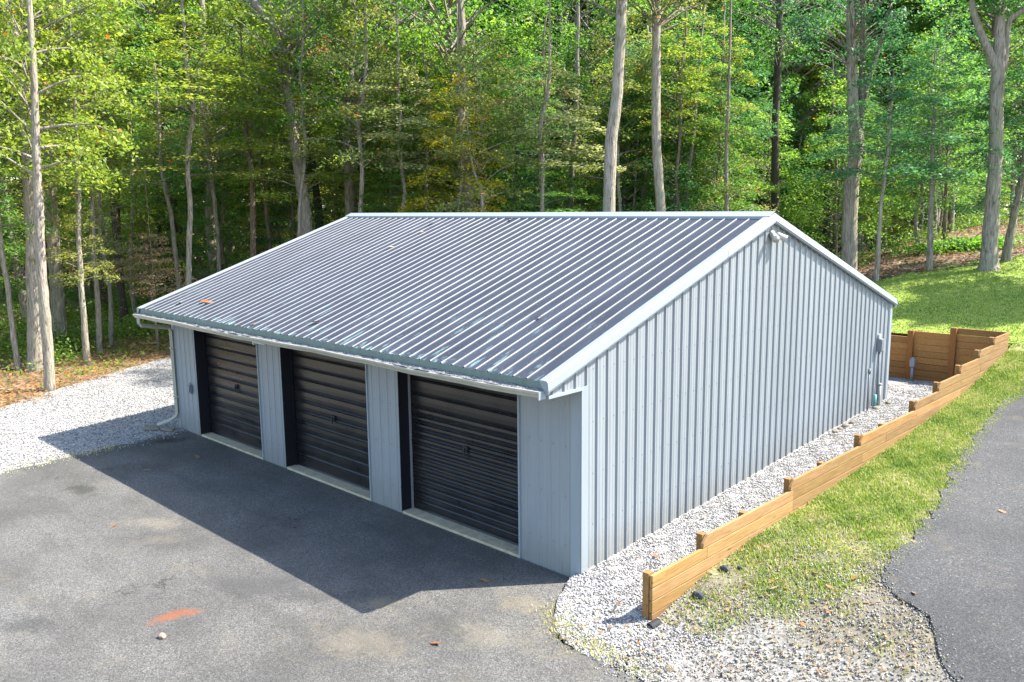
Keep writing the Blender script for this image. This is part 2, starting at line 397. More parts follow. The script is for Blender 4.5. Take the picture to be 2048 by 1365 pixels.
def poly_sheet(name, pts, z, mat, cell=.6, k='structure', zf=None):
    b = bmesh.new(); vs = []
    n = len(pts)
    for i in range(n):                                   # wobble the outline so that it is not ruler-straight
        x0, y0 = pts[i][:2]; x1, y1 = pts[(i+1) % n][:2]; w = pts[i][2] if len(pts[i]) > 2 else 0
        L = math.hypot(x1-x0, y1-y0); m = max(1, int(L/.18)) if w else 1
        for j in range(m):
            t = j/m; a = w*float(wob(x0+(x1-x0)*t, y0+(y1-y0)*t, 3.0)+.6*wob(x0+(x1-x0)*t, y0+(y1-y0)*t, 9.0)) if 0 < j else 0
            vs.append(b.verts.new((x0+(x1-x0)*t - (y1-y0)/L*a, y0+(y1-y0)*t + (x1-x0)/L*a, z)))
    f = b.faces.new(vs); bmesh.ops.triangulate(b, faces=[f])
    if zf:
        for v in b.verts: v.co.z = zf(v.co.x, v.co.y)
    me = bpy.data.meshes.new(name); b.to_mesh(me); b.free(); me.materials.append(mat)
    if len(me.polygons) and me.polygons[0].normal.z < 0: me.flip_normals()
    return kind(link(name, me), k)
poly_sheet('gravel_yard', [(-10,-16),(-13,-8,.15),(-15.2,-5,.15),(-17.5,-2.3,.12),(-19.1,-.2,.12),(-21.9,4.3,.12),(-19.3,8.5),(-15.5,10.6),(-12.5,13.2),(-9,14.6),(-4,14.6),(-4,5),(-8,-16)], .004, M_gbed)
poly_sheet('asphalt_apron', [(-11.9,.6),(-11.72,-.4,.05),(-11.36,-3.94,.06),(-11.1,-9),(-11,-16),(12,-16),(9,-6),(4.2,-2.6,.05),(2.05,-1.45,.04),(1.27,-1.40,.04),(.9,-1.42,.05),(.60,-1.22,.04),(.16,-.66,.03),(-.05,-.15),(-.05,.6)], .012, M_asph)

WA = .02; WX0, WY0 = 1.37, -.33                       # retaining wall: start and bearing
def wx(y): return WX0 + WA*(y-WY0)
def zin(y): return float(np.interp(y, [-1.5,-.6,0,11,13,14.2], [.0,.03,.10,.62,.58,.50]))
def loft(name, rows, mat, n):                         # rows: (xl, xr, y, zfun)
    mb = MB()
    for xl, xr, y, zf in rows:
        for k in range(n+1):
            x = xl+(xr-xl)*k/n; mb.v.append((x, y, zf(x, y)))
    for i in range(len(rows)-1):
        for k in range(n): a = i*(n+1)+k; mb.f.append((a, a+1, a+n+2, a+n+1))
    return kind(link(name, mb.mesh(name, mat, True, False)), 'structure')
def asph_r(y): return float(np.interp(y, [-1.5,-1.42,-1.22,-.66,-.15,0], [1.9,.95,.60,.16,-.05,0]))
rows = []
for y in np.concatenate([np.linspace(-1.45,0,14), np.linspace(.3,10.85,36), np.linspace(10.99,14.2,12)]):
    xl = asph_r(y)+.03*float(wob(0, y, 6)) if y < 0 else (-.06 if y < 10.9 else -4.6)
    xr = wx(y)+.02 if y > -.33 else wx(y)+.25
    rows.append((xl, max(xr, xl+.05), y, lambda x, y: zin(y)+.02*float(wob(x, y, 2.5))+.012))
loft('gravel_strip', rows, M_gbed, 10)
DE = [(-3,6.6),(-1.2,5.6),(-.2,5.0),(.38,4.55),(.8,4.28),(1.27,3.95),(1.64,3.45),(2.0,3.22),(3.27,3.21),(4.54,3.12),(5.85,2.88),(6.6,2.78),(8.36,2.64),(10.2,2.5),(11.4,2.64),(14,3.4),(18,5.2),(24,8)]
def drive_l(y): return float(np.interp(y, [q[0] for q in DE], [q[1] for q in DE]))
def zv(x, y): return Hs(x, y)+.018*float(wob(x, y, 1.6))+.01-(.10 if x > drive_l(y)+.2 else 0)
rows = []
for y in np.concatenate([np.linspace(-2.2,-.4,12), np.linspace(-.33,14.75,74)]):
    xl = wx(y)+.03 if y > -.34 else max(asph_r(y)+.9, float(np.interp(y, [-2.2,-1.45,-.34], [2.9,1.75,wx(-.33)+.03])))
    rows.append((xl, drive_l(y)+.45, y, zv))
loft('grass_verge', rows, M_verge, 14)
rows = []
for y in np.linspace(-4,24,300):
    e = drive_l(y)+.09*float(wob(0, y, 3))+.06*float(wob(3, y, 8))+.03*float(wob(1, y, 17))
    rows.append((e, e+7, y, lambda x, y: Hs(x, y)+.045+.012*float(wob(x, y, .6))))
dr = loft('driveway', rows, M_drive, 12)
# thickness of the broken asphalt edge
mb = MB()
for i in range(len(rows)-1):
    (a, _, y0, zf), (b, _, y1, _) = rows[i], rows[i+1]
    mb.add([(a,y0,zf(a,y0)),(b,y1,zf(b,y1)),(b-.02,y1,zf(b,y1)-.05),(a-.03,y0,zf(a,y0)-.05)], [(0,1,2,3)])
obj('broken_edge', mb, M_drive, dr)
# lawn behind the back wall
def lawnmask(X, Y):
    return inside(CLEAR, X, Y)
LN = [(-9,14.35),(1.6,14.35),(1.75,13.9),(2.9,13.9),(3.4,15),(5.2,18.2),(8,24.2),(16,30),(14,36),(4,30),(-.6,25.2),(-3.6,20.4),(-6,18)]
b = bmesh.new(); xs = np.arange(-9,16,.5); ys = np.arange(13.9,36,.5)
for x in xs:
    for y in ys:
        cx, cy = x+.25, y+.25
        if y < 14.2 and x < 1.7: continue
        if inside(LN, np.array(cx), np.array(cy)) or (dist_edge(LN+[LN[0]], np.array(cx), np.array(cy)) < .5 and not (y < 14.2 and x < 2)):
            q = [(x,max(y,14.03) if x < 1.7 else y),(x+.5,max(y,14.03) if x < 1.7 else y),(x+.5,y+.5),(x,y+.5)]
            b.faces.new([b.verts.new((u, v, Hs(u, v)+.015)) for u, v in q])
bmesh.ops.remove_doubles(b, verts=b.verts, dist=.001)
me = bpy.data.meshes.new('lawn'); b.to_mesh(me); b.free(); me.materials.append(M_lawn)
me.polygons.foreach_set('use_smooth', [True]*len(me.polygons))
kind(link('lawn', me), 'structure')

# ------------------------------------------------------------------ garage
L, W = 12.06, 10.97
OV, HE, YR, HR, YB = .71, 2.884, 5.13, 4.854, 11.09
SOF = 2.68
g = empty('garage'); tag(g, 'blue grey ribbed steel garage with charcoal roof and three black roll-up doors', 'garage')
def roofz(y): return HE+(HR-HE)*(y+OV)/(YR+OV) if y <= YR else HR-(HR-HE)*(y-YR)/(YB-YR)

def rib_profile(n, pitch, base, top, h, minor=True, start=None):
    """(across, out) points of n rib pitches, first rib centred half a pitch in"""
    P = [(0, 0)]
    for k in range(n):
        c = (k+.5)*pitch
        if minor:
            for mm in (-.36,):
                q = c+mm*pitch
                if q > k*pitch+.012: P += [(q-.009, 0), (q-.003, .0032), (q+.003, .0032), (q+.009, 0)]
        P += [(c-base/2, 0), (c-top/2, h), (c+top/2, h), (c+base/2, 0)]
        if minor:
            for mm in (.27, .36):
                q = c+mm*pitch; P += [(q-.009, 0), (q-.003, .0032), (q+.003, .0032), (q+.009, 0)]
    P.append((n*pitch, 0)); return P

# gable wall, right hand side: twelve sheets, each four ribs wide
pitch = W/48
prof = rib_profile(4, pitch, .046, .018, .025)
for k in range(12):
    y0 = k*W/12; mb = MB(); n = len(prof)
    for a, o in prof: mb.v.append((o, y0+a, 0.0))
    for a, o in prof: mb.v.append((o, y0+a, roofz(y0+a)-.07))
    mb.f = [(i, i+1, i+1+n, i+n) for i in range(n-1)]
    if y0 < YR < y0+W/12: pass
    obj('wall_panel', mb, M_wall, g)
# triangle of cladding that closes the front overhang
mb = MB(); pv = rib_profile(3, pitch, .046, .018, .025); n = len(pv)
for a, o in pv: mb.v.append((o, -a, SOF+.005))
for a, o in pv: mb.v.append((o, -a, max(SOF+.006, roofz(-a)-.07)))
mb.f = [(i, i+1, i+1+n, i+n) for i in range(n-1)]
obj('overhang_panel', mb, M_wall, g)
# left gable, rear wall
mb = MB(); prf = rib_profile(48, pitch, .052, .022, .022, False); n = len(prf)
for a, o in prf: mb.v.append((-L-o, a, 0))
for a, o in prf: mb.v.append((-L-o, a, roofz(a)-.09))
mb.f = [(i, i+1, i+1+n, i+n) for i in range(n-1)]; obj('wall_panel', mb, M_wall, g)
mb = MB(); prf = rib_profile(52, L/52, .052, .022, .022, False); n = len(prf)
for a, o in prf: mb.v.append((-a, W+o, 0))
for a, o in prf: mb.v.append((-a, W+o, roofz(W)-.06))
mb.f = [(i, i+1, i+1+n, i+n) for i in range(n-1)]; obj('wall_panel', mb, M_wall, g)
# front piers
OPEN = [(-10.966,-8.251),(-7.386,-4.645),(-3.804,-1.099)]
PIERS = [(-L,-10.966),(-8.251,-7.386),(-4.645,-3.804),(-1.099,0)]
for a, bb in PIERS:
    w = bb-a; nr = round(w/.23); pp = rib_profile(nr, w/nr, .045, .02, .014)
    mb = MB(); n = len(pp)
    for u, o in pp: mb.v.append((a+u, -o, .015))
    for u, o in pp: mb.v.append((a+u, -o, SOF))
    mb.f = [(i, i+1, i+1+n, i+n) for i in range(n-1)]
    obj('wall_panel', mb, M_wall, g)
    sc = MB()
    for zz in (.45, 1.15, 1.85, 2.45):
        for q in range(nr):
            sc.box(a+(q+.85)*w/nr-.007, a+(q+.85)*w/nr+.007, -.010, 0, zz-.007, zz+.007)
    o = obj('screw_row', sc, M_gbox, g); o['kind'] = 'stuff'
sc = MB()
for k in range(48):
    for q in range(5):
        zz = .75+q*.72
        if zz < roofz(k*pitch)-.25: sc.box(0, .008, k*pitch+.033, k*pitch+.043, zz-.005, zz+.005)
o = obj('screw_row', sc, M_gbox, g); o['kind'] = 'stuff'

# roof sheets: thirteen in front, thirteen behind
X0, X1 = -L-.05, .05
pw = (X1-X0)/13
rprof = rib_profile(4, pw/4, .033, .010, .016, False)
def roof_panel(x0, ya, za, yb_, zb_):
    d = Vector((0, yb_-ya, zb_-za)).normalized(); nrm = Vector((0, -d.z, d.y)) if d.y > 0 else Vector((0, d.z, -d.y))
    if nrm.z < 0: nrm = -nrm
    mb = MB(); n = len(rprof)
    segs = 6
    for sgm in range(segs+1):
        t = sgm/segs; base = Vector((x0, ya+(yb_-ya)*t, za+(zb_-za)*t))
        for a, o in rprof: mb.v.append(tuple(base+Vector((a, 0, 0))+nrm*o))
    for sgm in range(segs):
        for i in range(n-1): mb.f.append((sgm*n+i, sgm*n+i+1, (sgm+1)*n+i+1, (sgm+1)*n+i))
    me = mb.mesh('roof_panel', M_roof)
    at = me.attributes.new('rib', 'FLOAT', 'POINT')
    at.data.foreach_set('value', [1.0 if o > 0 else 0.0 for _ in range(segs+1) for a, o in rprof])
    return link('roof_panel', me, g)
for k in range(13):
    roof_panel(X0+k*pw, -OV, HE, YR, HR)
for k in range(13):
    roof_panel(X0+k*pw, YB, HE-.005, YR, HR)
# ridge cap
mb = MB(); sl = (HR-HE)/(YR+OV)
prc = [(0,-.20,-.20*sl+.034),(0,-.19,-.19*sl+.046),(0,-.05,-.05*sl+.055),(0,0,.062),(0,.05,-.05*sl+.055),(0,.20,-.20*sl+.03)]
mb.strip(prc, (X0-.02, YR, HR), (X1+.02, YR, HR))
mb.strip([(0,-.20,-.20*sl+.034),(0,-.20,-.20*sl-.0)], (X0-.02, YR, HR), (X1+.02, YR, HR))
obj('ridge_cap', mb, M_trim, g)
# rake trims: a flange on the roof and a face down the gable
def rake(xs, sgn, ya, za, yb_, zb_):
    pr = [(-.11*sgn,0,.018),(-.105*sgn,0,.030),(-.04*sgn,0,.034),(.014*sgn,0,.030),(.030*sgn,0,.012),(.044*sgn,0,-.10),(.034*sgn,0,-.108),(.03*sgn,0,-.130),(-.02*sgn,0,-.132)]
    mb = MB(); mb.strip(pr, (xs, ya, za), (xs, yb_, zb_)); mb.add([(xs+p[0], ya, za+p[2]) for p in pr], [tuple(range(len(pr)))])
    return obj('rake_trim', mb, M_trim, g)
def zat(y): return roofz(y)
ylap = 3.62
rake(.05, 1, -OV-.03, HE-.01, ylap+.02, zat(ylap+.02)); r_ = rake(.053, 1, ylap-.06, zat(ylap-.06)+.003, YR, HR)
rake(.05, 1, YB+.03, HE-.01, YR, HR)
rake(X0, -1, -OV-.03, HE-.01, YR, HR); rake(X0, -1, YB+.03, HE-.01, YR, HR)
# eave: green edge strip, fascia, soffit
mb = MB(); mb.box(X0+.02, X1-.06, -OV-.006, -OV+.02, HE-.095, HE-.004); obj('eave_strip', mb, M_green, g)
mb = MB(); mb.box(X0+.03, X1-.08, -OV+.004, -OV+.024, SOF, HE-.095); obj('fascia', mb, M_cream, g)
mb = MB(); mb.box(X0+.05, X1-.055, -OV+.01, .0, SOF-.012, SOF-.001); obj('soffit', mb, M_cream, g)
mb = MB(); mb.box(-.012, .045, -OV+.03, .0, SOF-.016, SOF+.022); obj('overhang_trim', mb, M_trim, g)
# rear gutter
mb = MB(); mb.box(X0, X1, YB, YB+.11, HE-.16, HE-.05); obj('gutter', mb, M_trim, g)
# front gutter with guard mesh
gut = MB()
gp = [(0,-OV-.012,HE-.205),(0,-OV-.085,HE-.205),(0,-OV-.10,HE-.175),(0,-OV-.122,HE-.15),(0,-OV-.130,HE-.118),(0,-OV-.118,HE-.112)]
seg = 24
for i in range(seg):
    xa, xb = X0-.03+(X1-X0)*i/seg, X0-.03+(X1-X0)*(i+1)/seg
    sa, sb = .012*math.sin(i*.55)+.006*math.sin(i*1.9), .012*math.sin((i+1)*.55)+.006*math.sin((i+1)*1.9)
    n = len(gp)
    gut.add([(xa, y, z+sa) for _, y, z in gp]+[(xb, y, z+sb) for _, y, z in gp], [(q, q+1, q+1+n, q+n) for q in range(n-1)])
for xe in (X0-.03, X1-.03): gut.add([(xe, y, z) for _, y, z in gp]+[(xe,-OV-.012,HE-.112)], [tuple(range(len(gp)+1))])
go = obj('gutter', gut, M_cream, g)
mb = MB()
for i in range(120):
    xa, xb = X0-.02+(X1-X0-.02)*i/120, X0-.02+(X1-X0-.02)*(i+1)/120
    def zz(i, k): return .009*math.sin(i*1.3+k*2)+.006*math.sin(i*3.7+k)
    mb.add([(xa,-OV-.119,HE-.116+zz(i,0)),(xb,-OV-.119,HE-.116+zz(i+1,0)),(xb,-OV-.06,HE-.102+zz(i+1,1)),(xa,-OV-.06,HE-.102+zz(i,1)),(xb,-OV-.007,HE-.088+zz(i+1,2)*.5),(xa,-OV-.007,HE-.088+zz(i,2)*.5)], [(0,1,2,3),(3,2,4,5)])
obj('gutter_guard', mb, M_guard, go)
mb = MB(); mb.box(X1-.04, X1-.025, -OV-.135, -OV-.008, HE-.21, HE-.105); obj('end_cap', mb, M_trim, go)
mb = MB(); mb.tube([(-6.98,-OV-.06,HE-.20),(-6.98,-OV-.085,HE-.245),(-6.93,-OV-.095,HE-.25)], .016, 6); mb.box(-6.98,-6.55,-OV-.10,-OV-.05,HE-.222,HE-.206); obj('loose_hanger', mb, M_cream, go)
# downspout
ds = MB()
def spout(pts, w=.075, d=.055):
    m = MB(); m.tube(pts, w*.62, 4, True); return m
path = [(-11.98,-OV-.07,HE-.20),(-11.98,-OV-.07,HE-.30),(-11.99,-OV-.02,HE-.37),(-12.02,-.10,HE-.50),(-12.02,-.06,HE-.58),(-12.02,-.06,.42),(-12.03,-.08,.32),(-12.12,-.20,.22),(-12.30,-.42,.12)]
dso = obj('downspout', spout(path), M_cream, g)
for zz in (1.9, .75):
    mb = MB(); mb.box(-12.075,-11.965,-.11,-.001,zz,zz+.03); obj('strap', mb, M_cream, dso)
# corner trims
mb = MB(); mb.box(-.155, .032, -.018, -.004, 0.01, SOF-.02); mb.box(.024, .034, -.018, .125, 0.01, SOF+.03); obj('corner_trim', mb, M_trim, g)
mb = MB(); mb.box(-L-.034, -L+.10, -.018, -.004, 0, SOF-.02); mb.box(-L-.034, -L-.024, -.018, .12, 0, SOF); obj('corner_trim', mb, M_trim, g)
mb = MB(); mb.box(.024, .034, W-.10, W+.034, 0, roofz(W)-.08); mb.box(-.1, .034, W+.026, W+.036, 0, roofz(W)-.08); obj('corner_trim', mb, M_trim, g)
# base angle along front
for a, bb in PIERS:
    mb = MB(); mb.box(a+.004, bb-.004, -.012, .05, .0, .022); obj('base_angle', mb, M_gbox, g)

# roll-up doors
DD = .22                                                    # reveal depth
LINES = [[.30,.52,.74,.96,1.18,1.40,1.60,1.82,2.04,2.26], [.28,.50,.72,.93,1.15,1.36,1.58,1.80,2.02,2.25],
         [.19,.31,.44,.57,.70,.82,.94,1.06,1.18,1.30,1.42,1.54,1.66,1.80,2.02,2.27]]
for q, ((a, bb), ln) in enumerate(zip(OPEN, LINES)):
    jm = MB(); jm.box(a-.03, a, -.001+.006, DD+.1, 0, 2.56); jm.box(bb, bb+.03, .006, DD+.1, 0, 2.56); jm.box(a, bb, .006, DD+.1, 2.53, 2.56)
    jo = obj('door_jamb', jm, M_jamb, g)
    hd = MB(); hd.box(a+.001, bb-.001, -.004, .006, 2.53, SOF); obj('header_panel', hd, M_wall, g)
    tr = MB(); tr.box(bb-.022, bb+.004, -.028, .03, .015, 2.55); obj('jamb_trim', tr, M_trim, jo)
    tr = MB(); tr.box(a-.002, a+.003, -.020, .004, .015, 2.55); obj('jamb_trim', tr, M_jamb, jo)
    tk = MB(); tk.box(a+.004, a+.045, DD-.035, DD-.015, .05, 2.52); obj('track', tk, M_steel if q == 2 else M_jamb, jo)
    sl_ = MB(); sl_.box(a, bb, -.015, DD+.06, 0.004, .052); obj('threshold', sl_, M_conc, g, bevel=.008)
    d = empty('roll_up_door', ((a+bb)/2, DD, .052)); d.parent = g
    zs = [.0]+[z-.052 for z in ln]+[2.48]
    for k in range(len(zs)-1):
        z0, z1 = zs[k], zs[k+1]; h = z1-z0; wdt = (bb-a)/2-.003; mb = MB()
        # each slat: flat field, rolled bead and a double groove at its foot
        pr = [(0,.012,z0),(0,-.006,z0+.006),(0,-.017,z0+.020),(0,-.006,z0+.034),(0,.006,z0+.040),(0,.004,z0+.052),(0,0,z0+.066),(0,-.003,z0+h*.6),(0,0,z1-.012),(0,.012,z1)]
        mb.strip(pr, (-wdt, 0, 0), (wdt, 0, 0))
        obj('slat', mb, M_door, d, smooth=False)
    mb = MB(); hz = {0:1.30,1:1.22,2:1.33}[q]-.052
    mb.box(-.045,.045,-.034,-.012,hz-.05,hz+.05); mb.tube([(0,-.034,hz),(0,-.06,hz)], .018, 8); mb.box(-.012,.012,-.062,-.048,hz-.10,hz+.012)
    obj('lock_handle', mb, M_black, d)

# ------------------------------------------------------------------ fittings on the garage
f = empty('flood_light', (.0, 5.10, 4.50)); tag(f, 'cream twin-head floodlight with sensor under the gable peak', 'floodlight')
mb = MB(); mb.tube([(.022,0,.03),(.055,0,.03)], .062, 16); mb.tube([(.055,0,.03),(.075,0,.03)], [.062,.045], 16); obj('mounting_plate', mb, M_white, f, True)
for s in (-1, 1):
    mb = MB(); dirv = Vector((.72, s*.62-.12, -.52)).normalized(); a = Vector((.07, s*.02, .02)); 
    mb.tube([a, a+Vector((.04, s*.055, .0))], .016, 8)
    q0 = a+Vector((.04, s*.06, 0))
    mb.tube([q0-dirv*.03, q0, q0+dirv*.05, q0+dirv*.11, q0+dirv*.15, q0+dirv*.152, q0+dirv*.12], [.028,.042,.048,.058,.068,.058,.05], 16)
    obj('lamp_head', mb, M_white, f, True)
mb = MB(); mb.tube([(.07,0,-.01),(.10,0,-.05)], .014, 8); mb.tube([(.07,0,-.05),(.11,0,-.07),(.15,0,-.075),(.165,0,-.075)], [.03,.042,.042,.03], 14); obj('motion_sensor', mb, M_white, f, True)

f = empty('electrical_box', (.022, 10.26, 1.82)); tag(f, 'grey electrical box with conduit on the far end of the ribbed gable wall', 'electrical box')
mb = MB(); mb.box(0,.10,-.07,.07,0,.28); obj('box', mb, M_gbox, f, bevel=.008)
mb = MB(); mb.box(.10,.112,-.06,.06,.015,.265); obj('cover', mb, M_gbox, f, bevel=.004)
mb = MB(); mb.box(0,.05,-.05,.05,.285,.38); obj('white_plate', mb, M_white, f, bevel=.005)
mb = MB(); mb.tube([(.05,0,.0),(.05,0,-.6),(.05,.0,-1.22)], .02, 8); obj('conduit', mb, M_gbox, f, True)
mb = MB(); mb.tube([(.03,-.03,0),(.03,-.06,-.5),(.03,-.12,-1.2)], .007, 6); obj('cable', mb, M_gbox, f, True)
f = MB(); f.tube([(.055,9.78,.50),(.055,9.78,1.40)], .02, 8); f.tube([(.055,9.78,1.40),(.055,9.78,1.50)], .032, 8); tag(obj('wall_conduit', f, M_gbox, None, True), 'short dark grey conduit stub rising against the gable wall before the electrical box', 'conduit')
f = MB(); f.tube([(.09,10.10,.5),(.09,10.10,.88)], .035, 10); tag(obj('teal_stub', f, M_teal, None, True), 'short teal pipe stub standing in gravel at the gable foot', 'pipe')
f = MB(); f.tube([(.10,10.32,.5),(.10,10.32,1.06)], .03, 10); f.tube([(.10,10.32,1.06),(.10,10.32,1.10)], .038, 10); tag(obj('white_stub', f, M_white, None, True), 'short white pipe stub with cap beside the teal one', 'pipe')
f = empty('outlet_box', (-11.29, -.014, .95)); tag(f, 'small grey weatherproof outlet box on the leftmost front pier', 'outlet box')
mb = MB(); mb.box(-.055,.055,-.045,0,0,.20); obj('box', mb, M_gbox, f, bevel=.005)
mb = MB(); mb.prism([(-.06,-.05,.03),(-.06,-.085,.04),(-.06,-.08,.17),(-.06,-.05,.20)], (.12,0,0)); obj('flip_cover', mb, M_gbox, f)
mb = MB(); mb.tube([(0,-.02,.2),(0,-.02,.25)], .012, 8); obj('fitting', mb, M_gbox, f)
mb = MB(); mb.box(-.13,-.06,-.02,0,.03,.2); obj('side_plate', mb, M_white, f)

def rock(name, loc, sx, sy, sz, mat, label, cat='stone', seed=0, rz=0, group=None):
    r = random.Random(seed); b = bmesh.new(); bmesh.ops.create_icosphere(b, subdivisions=2, radius=1)
    for v in b.verts:
        k = 1+r.uniform(-.12,.12); v.co = Vector((v.co.x*sx*k, v.co.y*sy*k, max(v.co.z,-.4)*sz*k))
    me = bpy.data.meshes.new(name); b.to_mesh(me); b.free(); me.materials.append(mat)
    o = link(name, me, None, loc); o.rotation_euler.z = rz; return tag(o, label, cat, group)
rock('flat_stone', (-12.42,-.52,.035), .24,.14,.05, M_rock, 'flat stone under the mouth of the downspout', seed=1, rz=.5)
rock('flat_stone', (-12.02,-.32,.035), .22,.10,.05, M_rock, 'flat stone against the front corner beside the downspout', seed=2, rz=.2)
rock('round_stone', (-11.93,-.22,.06), .06,.05,.06, M_rock, 'small round stone on the corner beside the downspout', seed=3)
rock('pink_stone', (-2.70,-4.55,.03), .055,.045,.04, M_pink, 'pinkish stone lying on the sunny asphalt', seed=4)
for i, (x, y, s) in enumerate([(1.62,.35,.085),(1.60,1.02,.07),(1.75,1.15,.045)]):
    rock('dark_stone', (x, y, Hs(x,y)+.03), s, s*.75, s*.7, m_plain('dark_stone%d' % i, (.07,.075,.09), .9),
         ['dark grey stone at the wall foot nearest the end post', 'dark grey stone in the grass at the wall foot, farther from the end post', 'smallest dark stone in the grass by the timber wall'][i], seed=5+i)
for i, (x, y, s) in enumerate([(.16,7.9,.09),(.14,8.15,.07),(.15,8.4,.10),(.17,8.7,.08),(.15,10.0,.09),(.2,10.6,.08)]):
    rock('base_rock', (x, y, zin(y)+.03), s*.7, s, s*.6, M_rock, ['first rubble stone of the row at the gable foot','flat rubble stone just past the nearer one at the gable foot','biggest rubble stone in the row at the gable foot','last rubble stone of the row before the conduit stub','rubble stone beside the teal stub at the gable foot','rubble stone past the white stub near the rear corner'][i], seed=15+i, group='rubble at gable foot')

# ------------------------------------------------------------------ timber retaining walls
CH = .165; PT = .045
PS = [0,1.17,2.23,3.54,4.63,6.03,7.04,8.49,9.74,11.01,12.24,13.25,14.22]       # posts along the side wall
STEP = [0,1,3,5,7,8,9,10,11]                                                    # posts where the wall steps up
TOP0 = .65
rw = empty('side_retaining_wall', (WX0, WY0, 0), -math.atan(WA)); tag(rw, 'stepped timber retaining wall between the gable gravel and the grass verge', 'retaining wall')
def shade(o, r): 
    k = r.uniform(.78, 1.18); o.color = (k, k*r.uniform(.94,1.03), k*r.uniform(.85,1.1), 1); return o
rr = random.Random(3)
def top_at(t):
    k = -1
    for i, s in enumerate(STEP):
        if t >= PS[s]-.01: k = i
    return TOP0+CH*k
def plank(parent, t0, t1, z0, z1, cut0=0, x0=0.0, swap=False):
    """one board; cut0 > 0 slants its near end"""
    ln = t1-t0; mb = MB()
    e = .0045
    prof_ = [(0,0,z0+e),(0,ln-.002,z0+e),(0,ln-.002,z1-e),(0,cut0,z1-e)]
    if cut0 > 0: prof_.append((0,cut0*.05,z0+.06 if z1-z0 > .1 else z0+e))
    mb.prism(prof_, (PT,0,0))
    o = obj('plank', mb, M_wood, parent, bevel=.006); o.location = (x0+rr.uniform(.001,.006), t0, 0); return shade(o, rr)
ncourse = len(STEP)
M_seam_shade = m_plain('seam_shade_sheet', (.015,.013,.011), .9)  # dark sheet added behind the boards so the seams look shaded
for i in range(len(PS)-1):
    mb = MB(); mb.box(-.0025, -.0008, PS[i]-(.0 if i else .02), PS[i+1], zin(WY0+PS[i])-.2, top_at(PS[i]+.02)-.02); obj('seam_shade_sheet', mb, M_seam_shade, rw)
for j in range(-4, ncourse):                    # course j: top at TOP0 + CH*j
    z1 = TOP0+CH*j; z0 = z1-CH
    ts = PS[STEP[j]] if j > 0 else 0
    step = j > 0
    starts = ts-(.10 if step else .04)
    posts = [q for q in PS if q > starts+.6]
    # joints on every second post, offset from course to course
    js = [starts]+[q for i, q in enumerate(posts[:-1]) if (i+j) % 2 == 0]+[PS[-1]+.06]
    for a, bb in zip(js[:-1], js[1:]):
        ym = WY0+bb
        if z1 < min(zin(WY0+a), Hs(1.5, WY0+a))-.12: continue
        plank(rw, a, bb, z0, z1, .11 if (a == starts and step) else 0)
for i, t in enumerate(PS[:-1]):
    zt = top_at(t+.02); zb_ = zin(WY0+t)-.25
    mb = MB()
    h = zt-zb_+(.012 if i == 0 else -.004)
    mb.box(-.092, -.003, -.05, .05, zb_, zb_+h)
    o = obj('post', mb, M_wood, rw, bevel=.006); o.location = (0, t, 0); k = rr.uniform(.8,1.0); o.color = (k, k*.88, k*.75, 1)
# back wall, seen from its gravel side
bw = empty('back_retaining_wall', (wx(14.0), 14.02, 0)); tag(bw, 'short timber retaining wall behind the garage holding back the lawn', 'retaining wall')
BP = [(-1.17, 1.95), (-2.17, 1.79), (-3.3, 1.62)]
for j in range(0, 10):
    z0 = .475+CH*j; z1 = z0+CH
    cut = None
    if j == 8: spans = [(-1.24, -.03)]; cut = 1
    elif j == 7: spans = [(-2.24, -1.17), (-1.17, -.03)]; cut = 1
    elif j == 6: spans = [(-3.37, -2.17), (-2.17, -.03)] ; cut = 1
    elif j < 6: spans = [(-5.2, -3.3), (-3.3, -2.17 if j % 2 else -1.17), (-2.17 if j % 2 else -1.17, -.03)]
    else: continue
    for k, (a, bb) in enumerate(spans):
        ln = bb-a; mb = MB(); ct = .16 if (cut and k == 0) else 0; e = .0045
        mb.prism([(0,0,z0+e),(ln-.003,0,z0+e),(ln-.003,0,z1-e),(ct,0,z1-e)]+([(.0,0,z0+.02)] if ct else []), (0,PT,0))
        o = obj('plank', mb, M_wood, bw, bevel=.004); o.location = (a, rr.uniform(-.003,.003), 0); k_ = rr.uniform(.95,1.45); o.color = (k_*1.08, k_*.86, k_*.66, 1)
for x, zt in BP:
    mb = MB(); mb.box(-.07,.07,-.092,-.004,.2,zt+.015); o = obj('post', mb, M_wood, bw, bevel=.006); o.location = (x,0,0); o.color = (1.05,.70,.45,1)

f = empty('pedestal_pipe', (-.35,13.72,.5)); tag(f, 'grey capped pedestal pipe standing in gravel before the back timber wall', 'pipe')
mb = MB(); mb.tube([(0,0,0),(0,0,.45)], .035, 12); obj('pipe', mb, M_pvc, f, True)
mb = MB(); mb.box(-.06,.06,-.05,.05,.42,.62); mb.tube([(0,0,.60),(0,0,.66)], [.055,.03], 12); obj('head', mb, M_pvc, f, bevel=.01)
# corrugated drain pipe by the end post
mb = MB(); P = []; R_ = []
for k in range(14):
    t = k/13; P.append((1.475+.02*t, -.50+.16*t, .052+.01*t)); R_.append(.060 if k % 2 else .052)
mb.tube(P, R_, 14, False); mb.tube([P[0], P[5]], .046, 14, False)
tag(obj('drain_pipe', mb, M_black, None, True), 'black corrugated drain pipe sticking out below the end post', 'pipe')

